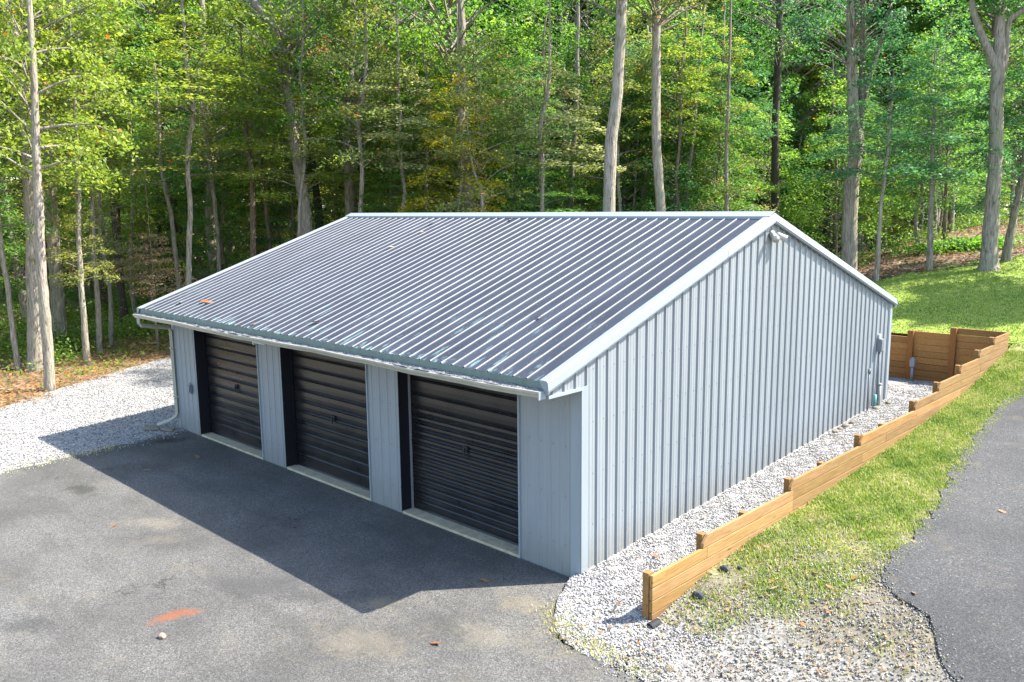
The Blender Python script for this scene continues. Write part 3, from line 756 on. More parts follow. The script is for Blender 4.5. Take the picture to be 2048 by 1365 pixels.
# ------------------------------------------------------------------ fallen leaves, one by one
def oak_leaf(mat, seed):
    r = random.Random(seed); pts = []
    for k in range(9):
        t = k/8; w = .5*math.sin(math.pi*(t*.92+.06))*(1.0 if k % 2 else .45); pts.append((t, w))
    vs = [(t-.5, w*.62, .10*(w*1.2)**2+.12*(t-.5)**2) for t, w in pts]+[(t-.5, -w*.62, .16*(w*1.2)**2+.12*(t-.5)**2) for t, w in pts[::-1]]
    mid = [(t-.5, 0, .12*(t-.5)**2) for t, w in pts]; mb = MB(); mb.v = vs[:9]+mid+vs[9:][::-1]
    mb.f = [(i, i+1, i+10, i+9) for i in range(8)]+[(i+9, i+10, i+19, i+18) for i in range(8)]
    mb.tube([(-.5,0,.03),(-.72,.02,.05)], .012, 4)
    return mb.mesh('fallen_leaf', mat)
LV = [oak_leaf(M_oleaf, 1), oak_leaf(M_bleaf, 2), oak_leaf(M_yleaf, 3)]
def fallen(x, y, z, s, k, label, rot=(0,0,0)):
    o = link('fallen_leaf', LV[k], None, (x, y, z)); o.scale = (s, s, s); o.rotation_euler = rot
    return tag(o, label, 'leaf', 'fallen leaves')
ra = math.atan(sl)
ROOFL = [(-10.18,-.09,0,.26,'orange leaf clump low on the left part of the roof'),(-9.95,-.10,0,.2,'orange leaf beside the leaf clump low on the roof'),(-10.98,-.27,2,.16,'tan leaf close to the left eave corner of the roof'),
 (-5.81,-.23,0,.17,'orange leaf near the eave at mid roof'),(-8.15,4.54,2,.2,'tan leaf just under the ridge at left'),(-7.86,3.99,2,.13,'small tan leaf below the one under the ridge'),
 (-7.83,3.10,2,.16,'tan leaf in the upper left of the roof'),(-5.85,4.80,2,.13,'tan leaf stuck at the ridge cap'),(-1.45,.78,0,.12,'small orange leaf on the lower right roof'),(-7.29,-.6,0,.15,'orange leaf at the eave above the first door')]
for i, (x, y, k, s, lb) in enumerate(ROOFL): fallen(x, y, roofz(y)+.035, s, k, lb, (ra, .1, i*1.3))
GL = [(-9.43,-.85,1,.17,'brown leaf in the shade before the first door'),(-9.33,-1.92,2,.14,'tan leaf in the shade near the shadow edge'),(-.19,-2.44,0,.17,'large curled brown leaf alone on sunny asphalt near the gravel spill'),
 (-6.8,-3.53,0,.13,'orange leaf on the sunny asphalt far from the doors'),(-.94,-.89,1,.14,'brown leaf at the shadow edge before the third pier'),(-4.58,-1.58,0,.09,'small orange leaf in the shade before the second door')]
for i, (x, y, k, s, lb) in enumerate(GL): fallen(x, y, .025, s, k, lb, (.2, .25, i*1.7))
VLf = [(3.92,4.71,0,.13,'red brown leaf alone on the right driveway'),(3.75,1.62,1,.12,'brown leaf at the cracked driveway edge'),(3.05,1.6,0,.12,'orange leaf on the gravelly verge by the drive'),(2.9,1.25,0,.11,'rusty leaf among verge gravel'),
  (2.6,1.5,1,.12,'dull brown leaf on bare verge gravel'),(2.35,.9,2,.12,'tan leaf on the pale verge gravel'),(3.3,3.0,1,.12,'brown leaf in dry grass near the drive'),(3.1,.75,0,.11,'orange leaf low on the verge gravel')]
for i, (x, y, k, s, lb) in enumerate(VLf): fallen(x, y, Hs(x,y)+.05, s, k, lb, (.2, .2, i*2.1))
SL = [(.55,1.0,0,.11,'orange leaf on the white gravel strip near the garage corner'),(.75,.35,2,.10,'tan leaf on the white gravel strip by the first step'),(.9,-.35,1,.10,'brown leaf on gravel near the end post'),(.35,2.6,2,.11,'tan leaf in the gravel strip along the gable')]
for i, (x, y, k, s, lb) in enumerate(SL): fallen(x, y, zin(y)+.06, s, k, lb, (.2, .2, i*2.6))

# ------------------------------------------------------------------ scattered stuff (numpy built)
def fast_mesh(name, V, F, mat, attrs=None, smooth=False):
    me = bpy.data.meshes.new(name); nv = len(V); nf, k = F.shape
    me.vertices.add(nv); me.vertices.foreach_set('co', np.ascontiguousarray(V, dtype=np.float32).ravel())
    me.loops.add(nf*k); me.loops.foreach_set('vertex_index', np.ascontiguousarray(F, dtype=np.int32).ravel())
    me.polygons.add(nf); me.polygons.foreach_set('loop_start', np.arange(0, nf*k, k, dtype=np.int32))
    for a, d in (attrs or {}).items():
        at = me.attributes.new(a, 'FLOAT', 'POINT'); at.data.foreach_set('value', np.ascontiguousarray(d, dtype=np.float32))
    me.update(calc_edges=True); me.materials.append(mat); return me
def rand_rot(n, r):
    q = r.normal(size=(n,4)); q /= np.linalg.norm(q, axis=1)[:,None]; w, x, y, z = q.T
    return np.stack([np.stack([1-2*(y*y+z*z),2*(x*y-w*z),2*(x*z+w*y)],-1),np.stack([2*(x*y+w*z),1-2*(x*x+z*z),2*(y*z-w*x)],-1),np.stack([2*(x*z-w*y),2*(y*z+w*x),1-2*(x*x+y*y)],-1)],1)
def stones(name, P, smin, smax, label, dark=0.0, mat=None):
    n = len(P); B = np.array([(1,0,0),(-1,0,0),(0,1,0),(0,-1,0),(0,0,1),(0,0,-1)],float)
    F = np.array([(0,2,4),(2,1,4),(1,3,4),(3,0,4),(2,0,5),(1,2,5),(3,1,5),(0,3,5)])
    s = smin+(smax-smin)*rng.random(n)**2
    V = B[None]*(s[:,None,None]*np.array([1,.75,.6]))*(1+.3*(rng.random((n,6,1))-.5))
    V = np.einsum('nij,nkj->nki', rand_rot(n, rng), V)+P[:,None,:]
    v = np.clip(rng.random(n)*(1-dark*.55)-dark*.25*rng.random(n), 0, 1)
    me = fast_mesh(name, V.reshape(-1,3), (F[None]+6*np.arange(n)[:,None,None]).reshape(-1,3), mat or M_stone, {'v': np.repeat(v, 6)})
    o = link(name, me); o['label'] = label; return kind(o, 'stuff')
# strip beside the gable
n = 44000; y = rng.uniform(-1.45,14.0,n); u = rng.random(n)
xl = np.where(y < 0, np.interp(y, [-1.5,-1.42,-1.22,-.66,-.15,0], [1.9,.95,.60,.16,-.05,.04]), .04)
xr = np.where(y > -.33, WX0+WA*(y-WY0)-.02, WX0+.9)
x = xl+(xr-xl)*u; z = np.interp(y, [-1.5,-.6,0,11,13,14.2], [.0,.03,.10,.62,.58,.50])+.02*wob(x, y, 2.5)+.018
x = np.where((y > 11.0) & (rng.random(n) < .6), xr-3.2*u, x)
ok = (xr > xl); stones('gravel', np.stack([x,y,z],-1)[ok], .010, .027, 'white crushed stone filling the strip beside the gable wall')
# stones over the near verge
n = 17000; y = rng.uniform(-1.6,4.2,n); xl = np.where(y > -.33, WX0+WA*(y-WY0)+.05, 1.5); xr = np.interp(y, [q[0] for q in DE], [q[1] for q in DE])+.1
x = xl+(xr-xl)*rng.random(n); keep = rng.random(n) < np.clip(1.25-.36*(y+.2)+.55*wob(x, y, .9)+.25*(x-2.3), .02, 1)
x, y = x[keep], y[keep]; stones('verge_gravel', np.stack([x,y,H(x,y)+.02],-1), .008, .024, 'grey and tan crushed stone spread over the near verge', .1, M_stone2)
# left yard
n = 70000; x = rng.uniform(-22,-11.3,n); y = rng.uniform(-9,9,n)
keep = inside(CLEAR, x, y) & (dist_edge(EDGE, x, y) > .05) & ((x < -11.55+.12*wob(x,y,3)) ) & ~((y > -.05) & (x > -L-.05))
x, y = x[keep], y[keep]; stones('yard_gravel', np.stack([x,y,np.full(len(x),.018)],-1),   .012, .030, 'white crushed stone covering the yard left of the garage')
# grit along the broken driveway edge
n = 3200; y = rng.uniform(-1.5,13,n); x = np.interp(y, [q[0] for q in DE], [q[1] for q in DE])+.09*wob(0*y,y,3)+.06*wob(3+0*y,y,8)+rng.normal(0,.10,n)
keep = rng.random(n) < np.clip(1-y*.05,.3,1); x, y = x[keep], y[keep]; stones('edge_grit', np.stack([x,y,H(x,y)+.047],-1), .006, .018, 'fine grit scattered along the broken driveway edge', .3, M_stone2)
# loose stones where gravel meets asphalt
n = 900; a = rng.random(n); px = np.interp(a, [0,.5,1], [-11.72,-11.36,-11.15])+rng.normal(0,.16,n); py = np.interp(a, [0,.5,1], [-.4,-3.94,-8]); stones('stray_stones', np.stack([px,py,np.full(n,.022)],-1), .01, .026, 'stray white stones along the asphalt edge')

def blades(name, P, hmin, hmax, w, label, dry, r, droop=.6):
    n = len(P); h = r.uniform(hmin, hmax, n); az = r.uniform(0, 2*np.pi, n); ln = r.uniform(.15, droop, n)*h
    dx, dy = np.cos(az), np.sin(az); sx, sy = -dy*w/2, dx*w/2
    A = P+np.stack([sx,sy,0*h],-1); B = P-np.stack([sx,sy,0*h],-1)
    C = P+np.stack([dx*ln*.4-sx*.7,dy*ln*.4-sy*.7,h*.65],-1); D = P+np.stack([dx*ln*.4+sx*.7,dy*ln*.4+sy*.7,h*.65],-1); T_ = P+np.stack([dx*ln*1.3,dy*ln*1.3,h],-1)
    V = np.stack([A,B,C,D,T_],1).reshape(-1,3); i = 5*np.arange(n)[:,None]
    F = np.concatenate([i+[[0,1,2]],i+[[0,2,3]],i+[[3,2,4]]])
    v = np.clip(dry+r.normal(0,.22,n), 0, 1)
    o = link(name, fast_mesh(name, V, F, M_grass, {'v': np.repeat(v, 5)})); o['label'] = label; return kind(o, 'stuff')
n = 120000; y = rng.uniform(-.3,13.9,n); xl = WX0+WA*(y-WY0)+.06; xr = np.interp(y, [q[0] for q in DE], [q[1] for q in DE])+.16
x = xl+(xr-xl)*rng.random(n)
d = .70+.55*wob(x,y,1.1)+.35*wob(x,y,3.2,2)+.06*np.clip(y-1,-2,5)-.45*np.clip((x-xr+.5)/.5,0,1)*np.clip(1-(y-6)/6,.4,1)-.95*np.clip((x-2.3)/1.2,0,1)*np.clip(1-(y-.3)/2.6,0,1)-.45*np.clip(1-(y+.3)/.8,0,1)
keep = rng.random(n) < np.clip(d, .04, 1); x, y, d = x[keep], y[keep], d[keep]
blades('verge_grass', np.stack([x,y,H(x,y)+.005],-1), .025, .065, .013, 'patchy sunlit grass between the timber wall and the driveway', np.clip(.86-.34*d+.14*wob(x,y,2.2,4),.25,.97), rng)
n = 150000; x = rng.uniform(-9,9,n); y = rng.uniform(14.1,31,n); keep = inside(LN, x, y) & (rng.random(n) < np.clip(1.15-(y-14)*.045,.3,1)); x, y = x[keep], y[keep]
blades('lawn_grass', np.stack([x,y,H(x,y)+.01],-1), .025, .05, .026, 'mown green grass on the slope behind the back wall', .50+.16*wob(x,y,.8), rng)

# ------------------------------------------------------------------ trees
def leaf_cloud(name, C, N, size, vals, r, aspect=.6):
    """diamond leaves: C centres, N facing normals"""
    n = len(C); a = r.normal(size=(n,3)); a -= N*np.sum(a*N,1)[:,None]; a /= np.linalg.norm(a,axis=1)[:,None]+1e-9; b_ = np.cross(N, a)
    s = size*r.uniform(.65,1.3,n)[:,None]
    fold = N*s*.12
    V = np.stack([C-a*s*.5, C+b_*s*aspect*.5+fold, C+a*s*.5, C-b_*s*aspect*.5+fold], 1).reshape(-1,3)
    F = np.arange(4*n).reshape(n,4)
    return fast_mesh(name, V, F, M_leaf, {'v': np.repeat(np.clip(vals,0,1),4), 'o': np.repeat(np.clip(.55*r.random(n)+.45*(.5+.5*np.sin(C[:,0]*2.1+np.sin(C[:,2]*2.7)*1.5+C[:,1]*1.7)),0,1),4)})
def normals(n, tilt, r):
    N = np.stack([r.normal(0,tilt,n), r.normal(0,tilt,n), np.ones(n)],-1); return N/np.linalg.norm(N,axis=1)[:,None]
def spray_crown(name, seed, h, R, nb, per, size, low=.0, tilt=.55, taper=.75, flat=.10):
    r = np.random.default_rng(seed); Cs = []; Vs = []; bm_ = MB()
    for i in range(nb):
        u = (i+r.random())/nb; z0 = low+(h-low)*u; az = i*2.4+r.normal(0,.35); ln = R*(1-taper*u**1.6)*r.uniform(.6,1.12)
        d = np.array([math.cos(az), math.sin(az), 0]); rise = r.uniform(.02,.38)*ln+ .25*u*ln
        m = int(per*(ln/R)**1.15*r.uniform(.7,1.2)); t = .22+.8*np.sqrt(r.random(m))
        lat = r.normal(0, 1, m)*.26*ln*(.35+.75*np.minimum(t,1)*(1.25-t*.7))
        side = np.array([-d[1], d[0], 0])
        # leaf twigs: quantise the lateral offset a little so sprays show
        lat = np.round(lat/.22)*.22+r.normal(0,.06,m)
        P = d*(t*ln)[:,None]+side*lat[:,None]; zz = z0+rise*np.sin(np.minimum(t,1.1)*1.9)-.16*ln*np.clip(t-.5,0,1)**1.5*2-.22*np.abs(lat)+r.normal(0,flat,m)
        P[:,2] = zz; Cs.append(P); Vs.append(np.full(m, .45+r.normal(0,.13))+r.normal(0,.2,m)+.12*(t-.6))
        k = [tuple(d*(tt*ln)+np.array([0,0,z0+rise*math.sin(min(tt,1.1)*1.9)-.16*ln*max(tt-.5,0)**1.5*2])) for tt in (0,.3,.6,.9)]
        bm_.tube(k, [.018*ln/2+.006,.013*ln/2+.005,.008*ln/2+.003,.003], 4, False)
    C = np.concatenate(Cs); V = np.concatenate(Vs)
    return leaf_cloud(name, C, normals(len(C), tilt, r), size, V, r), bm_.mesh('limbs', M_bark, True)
def clump_crown(name, seed, h, R, nc, per, size, tilt=.8, rad=.75):
    r = np.random.default_rng(seed); Cs = []; Vs = []; bm_ = MB()
    for i in range(nc):
        dd = r.normal(size=3); dd /= np.linalg.norm(dd); q = r.uniform(.45,1)**.5
        c0 = np.array([dd[0]*R*q, dd[1]*R*q, h/2+dd[2]*h/2*q]); m = int(per*r.uniform(.6,1.3)); rr_ = rad*r.uniform(.7,1.35)
        P = r.normal(size=(m,3)); P /= np.linalg.norm(P,axis=1)[:,None]; P *= (r.random(m)**.45*rr_)[:,None]; P[:,2] *= .55; P[:,2] -= .15*(P[:,0]**2+P[:,1]**2)
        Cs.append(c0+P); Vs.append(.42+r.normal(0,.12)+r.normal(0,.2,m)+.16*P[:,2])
        z0 = max(0, c0[2]-.45*math.hypot(c0[0],c0[1])-.2)
        bm_.tube([(0,0,z0),tuple(c0*[.5,.5,0]+np.array([0,0,z0+(c0[2]-z0)*.62])),tuple(c0)], [.045,.026,.006], 4, False)
    C = np.concatenate(Cs); V = np.concatenate(Vs)
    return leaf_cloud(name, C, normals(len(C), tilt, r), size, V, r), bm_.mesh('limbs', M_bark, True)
SP = [spray_crown('crown', 100+i, 6.5, 2.5, 46, 235, .125) for i in range(4)]              # layered understory crowns
SPs = [spray_crown('crown', 140+i, 5.0, 2.2, 26, 180, .12, tilt=.5) for i in range(2)]      # sparser
CL = [clump_crown('crown', 120+i, 7.5, 3.3, 70, 105, .15) for i in range(3)]; CF = [clump_crown('crown', 130+i, 7.5, 3.3, 95, 190, .18) for i in range(2)]                # canopy crowns
print('leaf tris', sum(len(m[0].polygons)*2 for m in SP+SPs+CL+CF))

BARK = {'pale': (.62,.57,.50,1), 'grey': (.53,.485,.43,1), 'brown': (.40,.32,.25,1), 'dark': (.16,.135,.115,1)}
# leaf tints: rgb and, as alpha, the share of leaves that have not turned
TINT = {'yg': (.20,.27,.044,.94), 'g': (.100,.218,.044,.982), 'dg': (.076,.188,.044,.988), 'bg': (.070,.190,.085,.988), 'y': (.44,.39,.036,.97), 'ol': (.23,.26,.066,.93),
        'lg': (.155,.275,.046,.98), 'gr': (.27,.30,.16,.94), 'pk': (.42,.31,.22,.93), 'ru': (.25,.18,.11,.6), 'rb': (.16,.205,.064,.90)}
TWORD = {'yg': 'yellow-green', 'g': 'mid green', 'dg': 'dark green', 'bg': 'blue-green', 'lg': 'bright green', 'ol': 'olive', 'rb': 'russet-tinged'}
FILL = []
def catmull(P, sub):
    P = [np.array(q, float) for q in P]; out = []
    for i in range(len(P)-1):
        a = P[max(i-1,0)]; b_ = P[i]; c_ = P[i+1]; d = P[min(i+2,len(P)-1)]
        for k in range(sub):
            t = k/sub; out.append(.5*((2*b_)+(-a+c_)*t+(2*a-5*b_+4*c_-d)*t*t+(-a+3*b_-3*c_+d)*t**3))
    out.append(P[-1]); return out
def trunk_mesh(path, seed, extra=None, n=10):
    r = random.Random(seed); C_ = catmull(path, 4); base = C_[0][:3].copy(); mb = MB()
    pts = []; rad = []
    for i, q in enumerate(C_):
        w = .012 if i else 0
        pts.append((q[0]-base[0]+r.uniform(-w,w), q[1]-base[1]+r.uniform(-w,w), q[2]-base[2])); rad.append(max(.008, q[3]*r.uniform(.94,1.06)))
    mb.tube(pts, rad, n, True)
    for e in (extra or []):
        E_ = catmull(e, 3); mb.tube([tuple(q[:3]-base) for q in E_], [max(.008, q[3]) for q in E_], 8, True)
    return mb.mesh('trunk', M_bark, True), base
def add_tree(name, label, path, barkc, crowns, group=None, extra=None, seed=0):
    """crowns: list of (mesh pair, (dx,dy,z), scale xyz, rotation, tint)"""
    me, base = trunk_mesh(path, seed, extra); e = empty(name, tuple(base)); tag(e, label, 'tree', group)
    t = link('trunk', me, e); t.color = BARK[barkc]
    for (cm, lm), off, sc, rz, tint in crowns:
        o = link('crown', cm, e, off); o.scale = sc; o.rotation_euler = (0,0,rz); o.color = TINT[tint]
        o2 = link('limbs', lm, e, off); o2.scale = sc; o2.rotation_euler = (0,0,rz); o2.color = BARK['grey']
    return e
TREES=[
('tall_tree','thick rough trunk with flared foot, partly hidden by slimmer trunk at left gravel edge','C',0,[[-22.71,0.2,-0.15,0.365],[-22.67,0.24,0.82,0.27],[-22.55,0.35,2.91,0.254],[-22.46,0.44,4.79,0.238],[-22.41,0.48,6.33,0.23],[-22.38,0.52,7.69,0.222],[-22.38,0.51,8.79,0.214],[-22.47,0.43,10.06,0.191],[-22.61,0.3,11.36,0.159]]),
('tall_tree','pale straight trunk standing right at the edge of the left gravel','S',0,[[-18.92,-0.64,-0.15,0.153],[-18.85,-0.58,1.76,0.139],[-18.84,-0.57,3.17,0.133],[-18.78,-0.51,4.82,0.126],[-18.71,-0.44,6.71,0.105],[-18.59,-0.33,9.06,0.084]]),
('slender_tree','thin leaning trunk near the left border of the picture, left of the flared trunk','S',1,[[-22.96,-0.25,-0.15,0.103],[-23.02,-0.3,1.07,0.087],[-23.03,-0.31,2.71,0.079],[-23.08,-0.36,3.98,0.071],[-23.06,-0.34,5.11,0.063],[-23.01,-0.29,6.94,0.055]]),
('slender_tree','grey leaning trunk behind the thin one at the left border','S',1,[[-35.55,3.67,-0.44,0.196],[-35.55,3.67,0.67,0.17],[-35.71,3.52,3.11,0.147],[-35.8,3.43,4.89,0.136],[-35.83,3.4,6.02,0.125],[-35.88,3.35,7.76,0.113]]),
('tall_tree','wide dark grey trunk just behind the pale trunk at the gravel edge','C',1,[[-29.05,2.98,-0.28,0.306],[-29.05,2.98,0.23,0.266],[-29.01,3.02,2.26,0.246],[-28.98,3.05,4.05,0.227],[-28.85,3.17,7.38,0.207],[-28.62,3.39,11.79,0.177]]),
('slender_tree','slim pale trunk with low yellow sprays, second behind the left gravel edge','S',0,[[-22.18,1.54,-0.15,0.106],[-22.15,1.57,2.19,0.089],[-22.11,1.61,3.97,0.081],[-21.99,1.72,6.19,0.073],[-21.9,1.81,8.5,0.057]]),
('slender_tree','slim straight trunk left of the bent one in the left wood edge','S',2,[[-24.48,2.8,-0.16,0.122],[-24.48,2.8,-0.01,0.106],[-24.41,2.86,2.19,0.089],[-24.38,2.89,4.44,0.08],[-24.27,3.0,6.56,0.071],[-24.28,2.99,8.31,0.053],[-24.25,3.01,9.64,0.044]]),
('slender_tree','thin trunk with a kink halfway up in the left wood edge','S',0,[[-26.49,3.95,-0.21,0.109],[-26.49,3.95,-0.06,0.095],[-26.38,4.05,1.91,0.086],[-26.42,4.01,2.73,0.076],[-26.52,3.91,4.19,0.067],[-26.47,3.97,5.46,0.057],[-26.38,4.05,7.29,0.048]]),
('slender_tree','straight dusky trunk rising from dark undergrowth in the left wood','S',1,[[-34.4,7.54,-0.41,0.151],[-34.4,7.54,0.68,0.131],[-34.29,7.65,4.67,0.107],[-34.21,7.73,7.16,0.096],[-34.13,7.81,10.1,0.084]]),
('slender_tree','thin bowed trunk between dusky trunk and gutter corner','S',1,[[-33.07,7.61,-0.38,0.117],[-33.11,7.57,1.85,0.093],[-33.05,7.63,3.24,0.082],[-32.84,7.83,5.53,0.082],[-32.78,7.89,7.78,0.07]]),
('sapling','small crooked sapling with pinkish brown leaves beside the gutter corner','R',0,[[-23.73,4.59,-0.15,0.055],[-23.75,4.58,0.89,0.041],[-23.8,4.53,1.82,0.036],[-23.72,4.61,2.82,0.032],[-23.73,4.6,3.99,0.023]]),
('slender_tree','slightly tilted thin trunk behind the roof, left of the pale winding one','S',1,[[-28.47,7.7,-0.26,0.123],[-28.47,7.7,1.22,0.107],[-28.51,7.66,3.37,0.097],[-28.57,7.61,4.91,0.086],[-28.75,7.43,6.85,0.075],[-28.71,7.46,8.57,0.064]]),
('slender_tree','pale winding trunk with spreading orange tinted boughs above the left roof slope','O',0,[[-23.33,5.7,-0.15,0.128],[-23.33,5.7,1.75,0.111],[-23.22,5.81,3.96,0.102],[-23.12,5.9,5.01,0.093],[-23.13,5.9,6.48,0.088],[-23.03,5.99,7.52,0.088],[-22.85,6.16,8.5,0.088],[-22.92,6.1,9.18,0.079],[-22.97,6.04,10.38,0.074],[-22.97,6.05,11.16,0.056]]),
('slender_tree','thin twin trunk to the right of the pale winding trunk behind the roof','S',1,[[-28.17,9.37,-0.25,0.114],[-28.17,9.37,1.09,0.099],[-28.11,9.43,3.74,0.088],[-28.15,9.39,5.47,0.083],[-28.22,9.32,7.26,0.072],[-28.33,9.22,9.06,0.055]]),
('slender_tree','straight brown trunk rising behind the middle of the left roof slope','S',2,[[-25.26,9.4,-0.18,0.144],[-25.26,9.4,1.29,0.125],[-25.18,9.48,3.79,0.12],[-25.11,9.54,6.4,0.104],[-25.19,9.46,8.15,0.089],[-25.18,9.47,9.8,0.073]]),
('slender_tree','thin bowed trunk right beside the straight brown trunk behind the roof','S',1,[[-26.53,10.95,-0.21,0.114],[-26.53,10.95,1.07,0.099],[-26.47,11.01,3.27,0.088],[-26.53,10.95,4.8,0.083],[-26.59,10.89,6.47,0.077],[-26.57,10.91,7.59,0.066],[-26.44,11.03,8.82,0.05]]),
('tall_tree','big leaning trunk with bent top behind the upper left roof edge','C',0,[[-21.88,9.87,-0.15,0.339],[-21.88,9.87,1.48,0.295],[-21.83,9.92,4.15,0.246],[-21.86,9.89,5.31,0.227],[-21.99,9.76,6.98,0.207],[-22.1,9.66,8.61,0.187],[-22.2,9.56,10.23,0.177],[-22.34,9.43,11.52,0.167],[-22.7,9.08,12.33,0.167],[-22.96,8.83,12.78,0.158],[-23.11,8.69,13.85,0.148]]),
('slender_tree','thin snaking trunk winding up in front of the big leaning trunk','S',1,[[-21.26,9.07,-0.15,0.087],[-21.26,9.07,1.59,0.076],[-21.17,9.16,4.05,0.072],[-21.1,9.23,5.3,0.067],[-20.94,9.38,6.59,0.062],[-20.88,9.44,7.56,0.057],[-20.94,9.38,8.5,0.057],[-20.87,9.46,9.14,0.053],[-20.94,9.39,9.77,0.053],[-20.84,9.49,10.7,0.048],[-20.79,9.53,11.66,0.038]]),
('tall_tree','thick shaded trunk behind the left end of the roof ridge','C',1,[[-23.13,12.83,-0.15,0.297],[-23.13,12.83,2.0,0.258],[-23.05,12.9,4.93,0.236],[-23.06,12.9,6.41,0.215],[-23.05,12.9,8.56,0.193],[-22.99,12.96,9.63,0.183],[-22.81,13.14,11.68,0.161],[-22.71,13.23,14.02,0.14]]),
('slender_tree','thin curved grey trunk right of the left ridge end','S',2,[[-18.72,10.13,-0.15,0.107],[-18.72,10.13,2.42,0.093],[-18.65,10.2,4.89,0.083],[-18.56,10.28,6.52,0.079],[-18.61,10.24,8.07,0.074],[-18.45,10.39,9.04,0.065],[-18.36,10.48,10.07,0.056]]),
('slender_tree','thin wavy trunk with a grey spray crown above the left part of the ridge','G',0,[[-17.58,11.22,-0.15,0.095],[-17.58,11.22,2.4,0.083],[-17.53,11.28,4.87,0.074],[-17.46,11.34,5.56,0.069],[-17.53,11.28,6.5,0.065],[-17.57,11.23,7.44,0.065],[-17.51,11.3,8.49,0.06],[-17.56,11.25,9.03,0.056],[-17.53,11.27,9.72,0.046]]),
('slender_tree','very thin stem with golden yellow leaves above the middle of the ridge','Y',0,[[-15.36,11.97,-0.11,0.062],[-15.36,11.97,2.47,0.054],[-15.33,12.01,4.86,0.045],[-15.23,12.1,6.12,0.04],[-15.23,12.1,7.7,0.036],[-15.25,12.08,9.38,0.027]]),
('slender_tree','short bent stem bowing left just above the middle of the ridge','S',2,[[-14.01,11.88,-0.01,0.09],[-14.01,11.88,2.54,0.078],[-14.0,11.9,4.85,0.069],[-14.04,11.86,5.73,0.061],[-14.14,11.76,5.97,0.043],[-14.28,11.63,6.95,0.026]]),
('slender_tree','thin curved brown trunk under a pale spray right of the ridge middle','G',1,[[-13.21,14.05,0.13,0.093],[-13.21,14.05,2.43,0.081],[-13.2,14.05,4.82,0.076],[-13.17,14.08,6.4,0.072],[-13.22,14.03,7.79,0.067],[-13.04,14.2,8.8,0.063],[-13.0,14.24,9.68,0.054]]),
('tall_tree','dark forked trunk in deep shade between curved stem and big pale trunk','C',1,[[-20.28,23.89,-0.15,0.245],[-20.28,23.89,2.37,0.213],[-20.3,23.87,6.67,0.175],[-20.33,23.84,8.46,0.15],[-20.4,23.77,10.59,0.113],[-20.47,23.71,12.91,0.088]]),
('tall_tree','big smooth pale trunk rising bare behind the right half of the ridge','C',1,[[-9.97,13.68,0.59,0.264],[-9.97,13.68,2.63,0.23],[-9.96,13.69,4.82,0.205],[-9.92,13.74,7.1,0.189],[-9.82,13.83,8.18,0.181],[-9.75,13.9,9.8,0.172],[-9.71,13.94,11.37,0.164],[-9.66,13.99,12.26,0.156]]),
('slender_tree','thin grey stem close behind the foot of the big pale trunk','S',2,[[-12.98,18.42,0.29,0.091],[-12.98,18.42,2.92,0.079],[-13.0,18.4,4.77,0.074],[-13.09,18.32,6.72,0.064],[-13.03,18.37,9.01,0.049]]),
('tall_tree','rough brown trunk with a russet tinge right of the big pale trunk','C',2,[[-10.11,17.02,0.84,0.216],[-10.11,17.02,2.74,0.188],[-10.16,16.97,4.78,0.17],[-10.28,16.85,6.67,0.161],[-10.32,16.82,7.86,0.152],[-10.33,16.8,9.92,0.148],[-10.36,16.78,11.93,0.143],[-10.36,16.78,12.9,0.134]]),
('slender_tree','thin straight trunk in russet brush left of the right ridge end','R2',0,[[-9.97,21.31,1.14,0.102],[-9.97,21.31,2.88,0.089],[-10.02,21.27,4.99,0.079],[-10.07,21.22,7.46,0.069],[-10.05,21.23,9.23,0.059],[-10.06,21.23,11.52,0.044]]),
('tall_tree','dark straight trunk high above the right ridge end','C',1,[[-10.93,27.33,1.17,0.208],[-10.93,27.33,2.52,0.181],[-11.0,27.26,5.2,0.17],[-11.07,27.19,7.65,0.159],[-11.09,27.18,9.3,0.153],[-11.07,27.19,11.54,0.147],[-11.1,27.16,13.72,0.136],[-11.11,27.16,14.94,0.125]]),
('tall_tree','dark broken snag among leaves right of the dark straight trunk','N',1,[[-10.97,32.84,1.37,0.216],[-10.97,32.84,2.73,0.188],[-11.04,32.76,6.36,0.163],[-11.04,32.77,9.28,0.138],[-11.04,32.77,10.69,0.125],[-11.07,32.74,11.62,0.075]]),
('tall_tree','massive pale trunk with several upright limbs behind the rear rake','D',1,[[-5.75,22.8,2.34,0.363],[-5.75,22.8,2.49,0.316],[-5.78,22.77,4.42,0.26],[-5.79,22.76,6.01,0.251],[-5.71,22.84,6.94,0.251],[-5.85,22.7,8.51,0.205],[-5.97,22.59,10.34,0.158],[-6.1,22.46,12.8,0.121]]),
('slender_tree','slim straight trunk at the lawn edge beside the massive pale trunk','D2',1,[[-3.82,20.39,2.28,0.097],[-3.82,20.39,2.43,0.084],[-3.82,20.39,4.47,0.063],[-3.77,20.44,6.02,0.05],[-3.73,20.48,6.74,0.042]]),
('slender_tree','slim grey trunk in front of the bright weed patch','D2',1,[[-2.78,22.34,2.55,0.12],[-2.84,22.29,4.32,0.086],[-2.9,22.23,6.27,0.069]]),
('slender_tree','short reddish trunk behind the bright weed patch','D2',2,[[-3.76,27.06,3.09,0.098],[-3.8,27.02,4.34,0.078],[-3.85,26.97,5.87,0.059]]),
('tall_tree','huge forked pale trunk at the right lawn edge','C',1,[[-1.11,22.9,2.63,0.404],[-1.11,22.9,2.78,0.351],[-1.12,22.89,3.44,0.267],[-1.14,22.87,4.76,0.217],[-1.15,22.86,6.44,0.209],[-1.23,22.79,8.11,0.209],[-1.24,22.77,9.37,0.201],[-1.29,22.73,10.56,0.142],[-1.28,22.74,11.36,0.125],[-1.31,22.71,12.26,0.109]]),
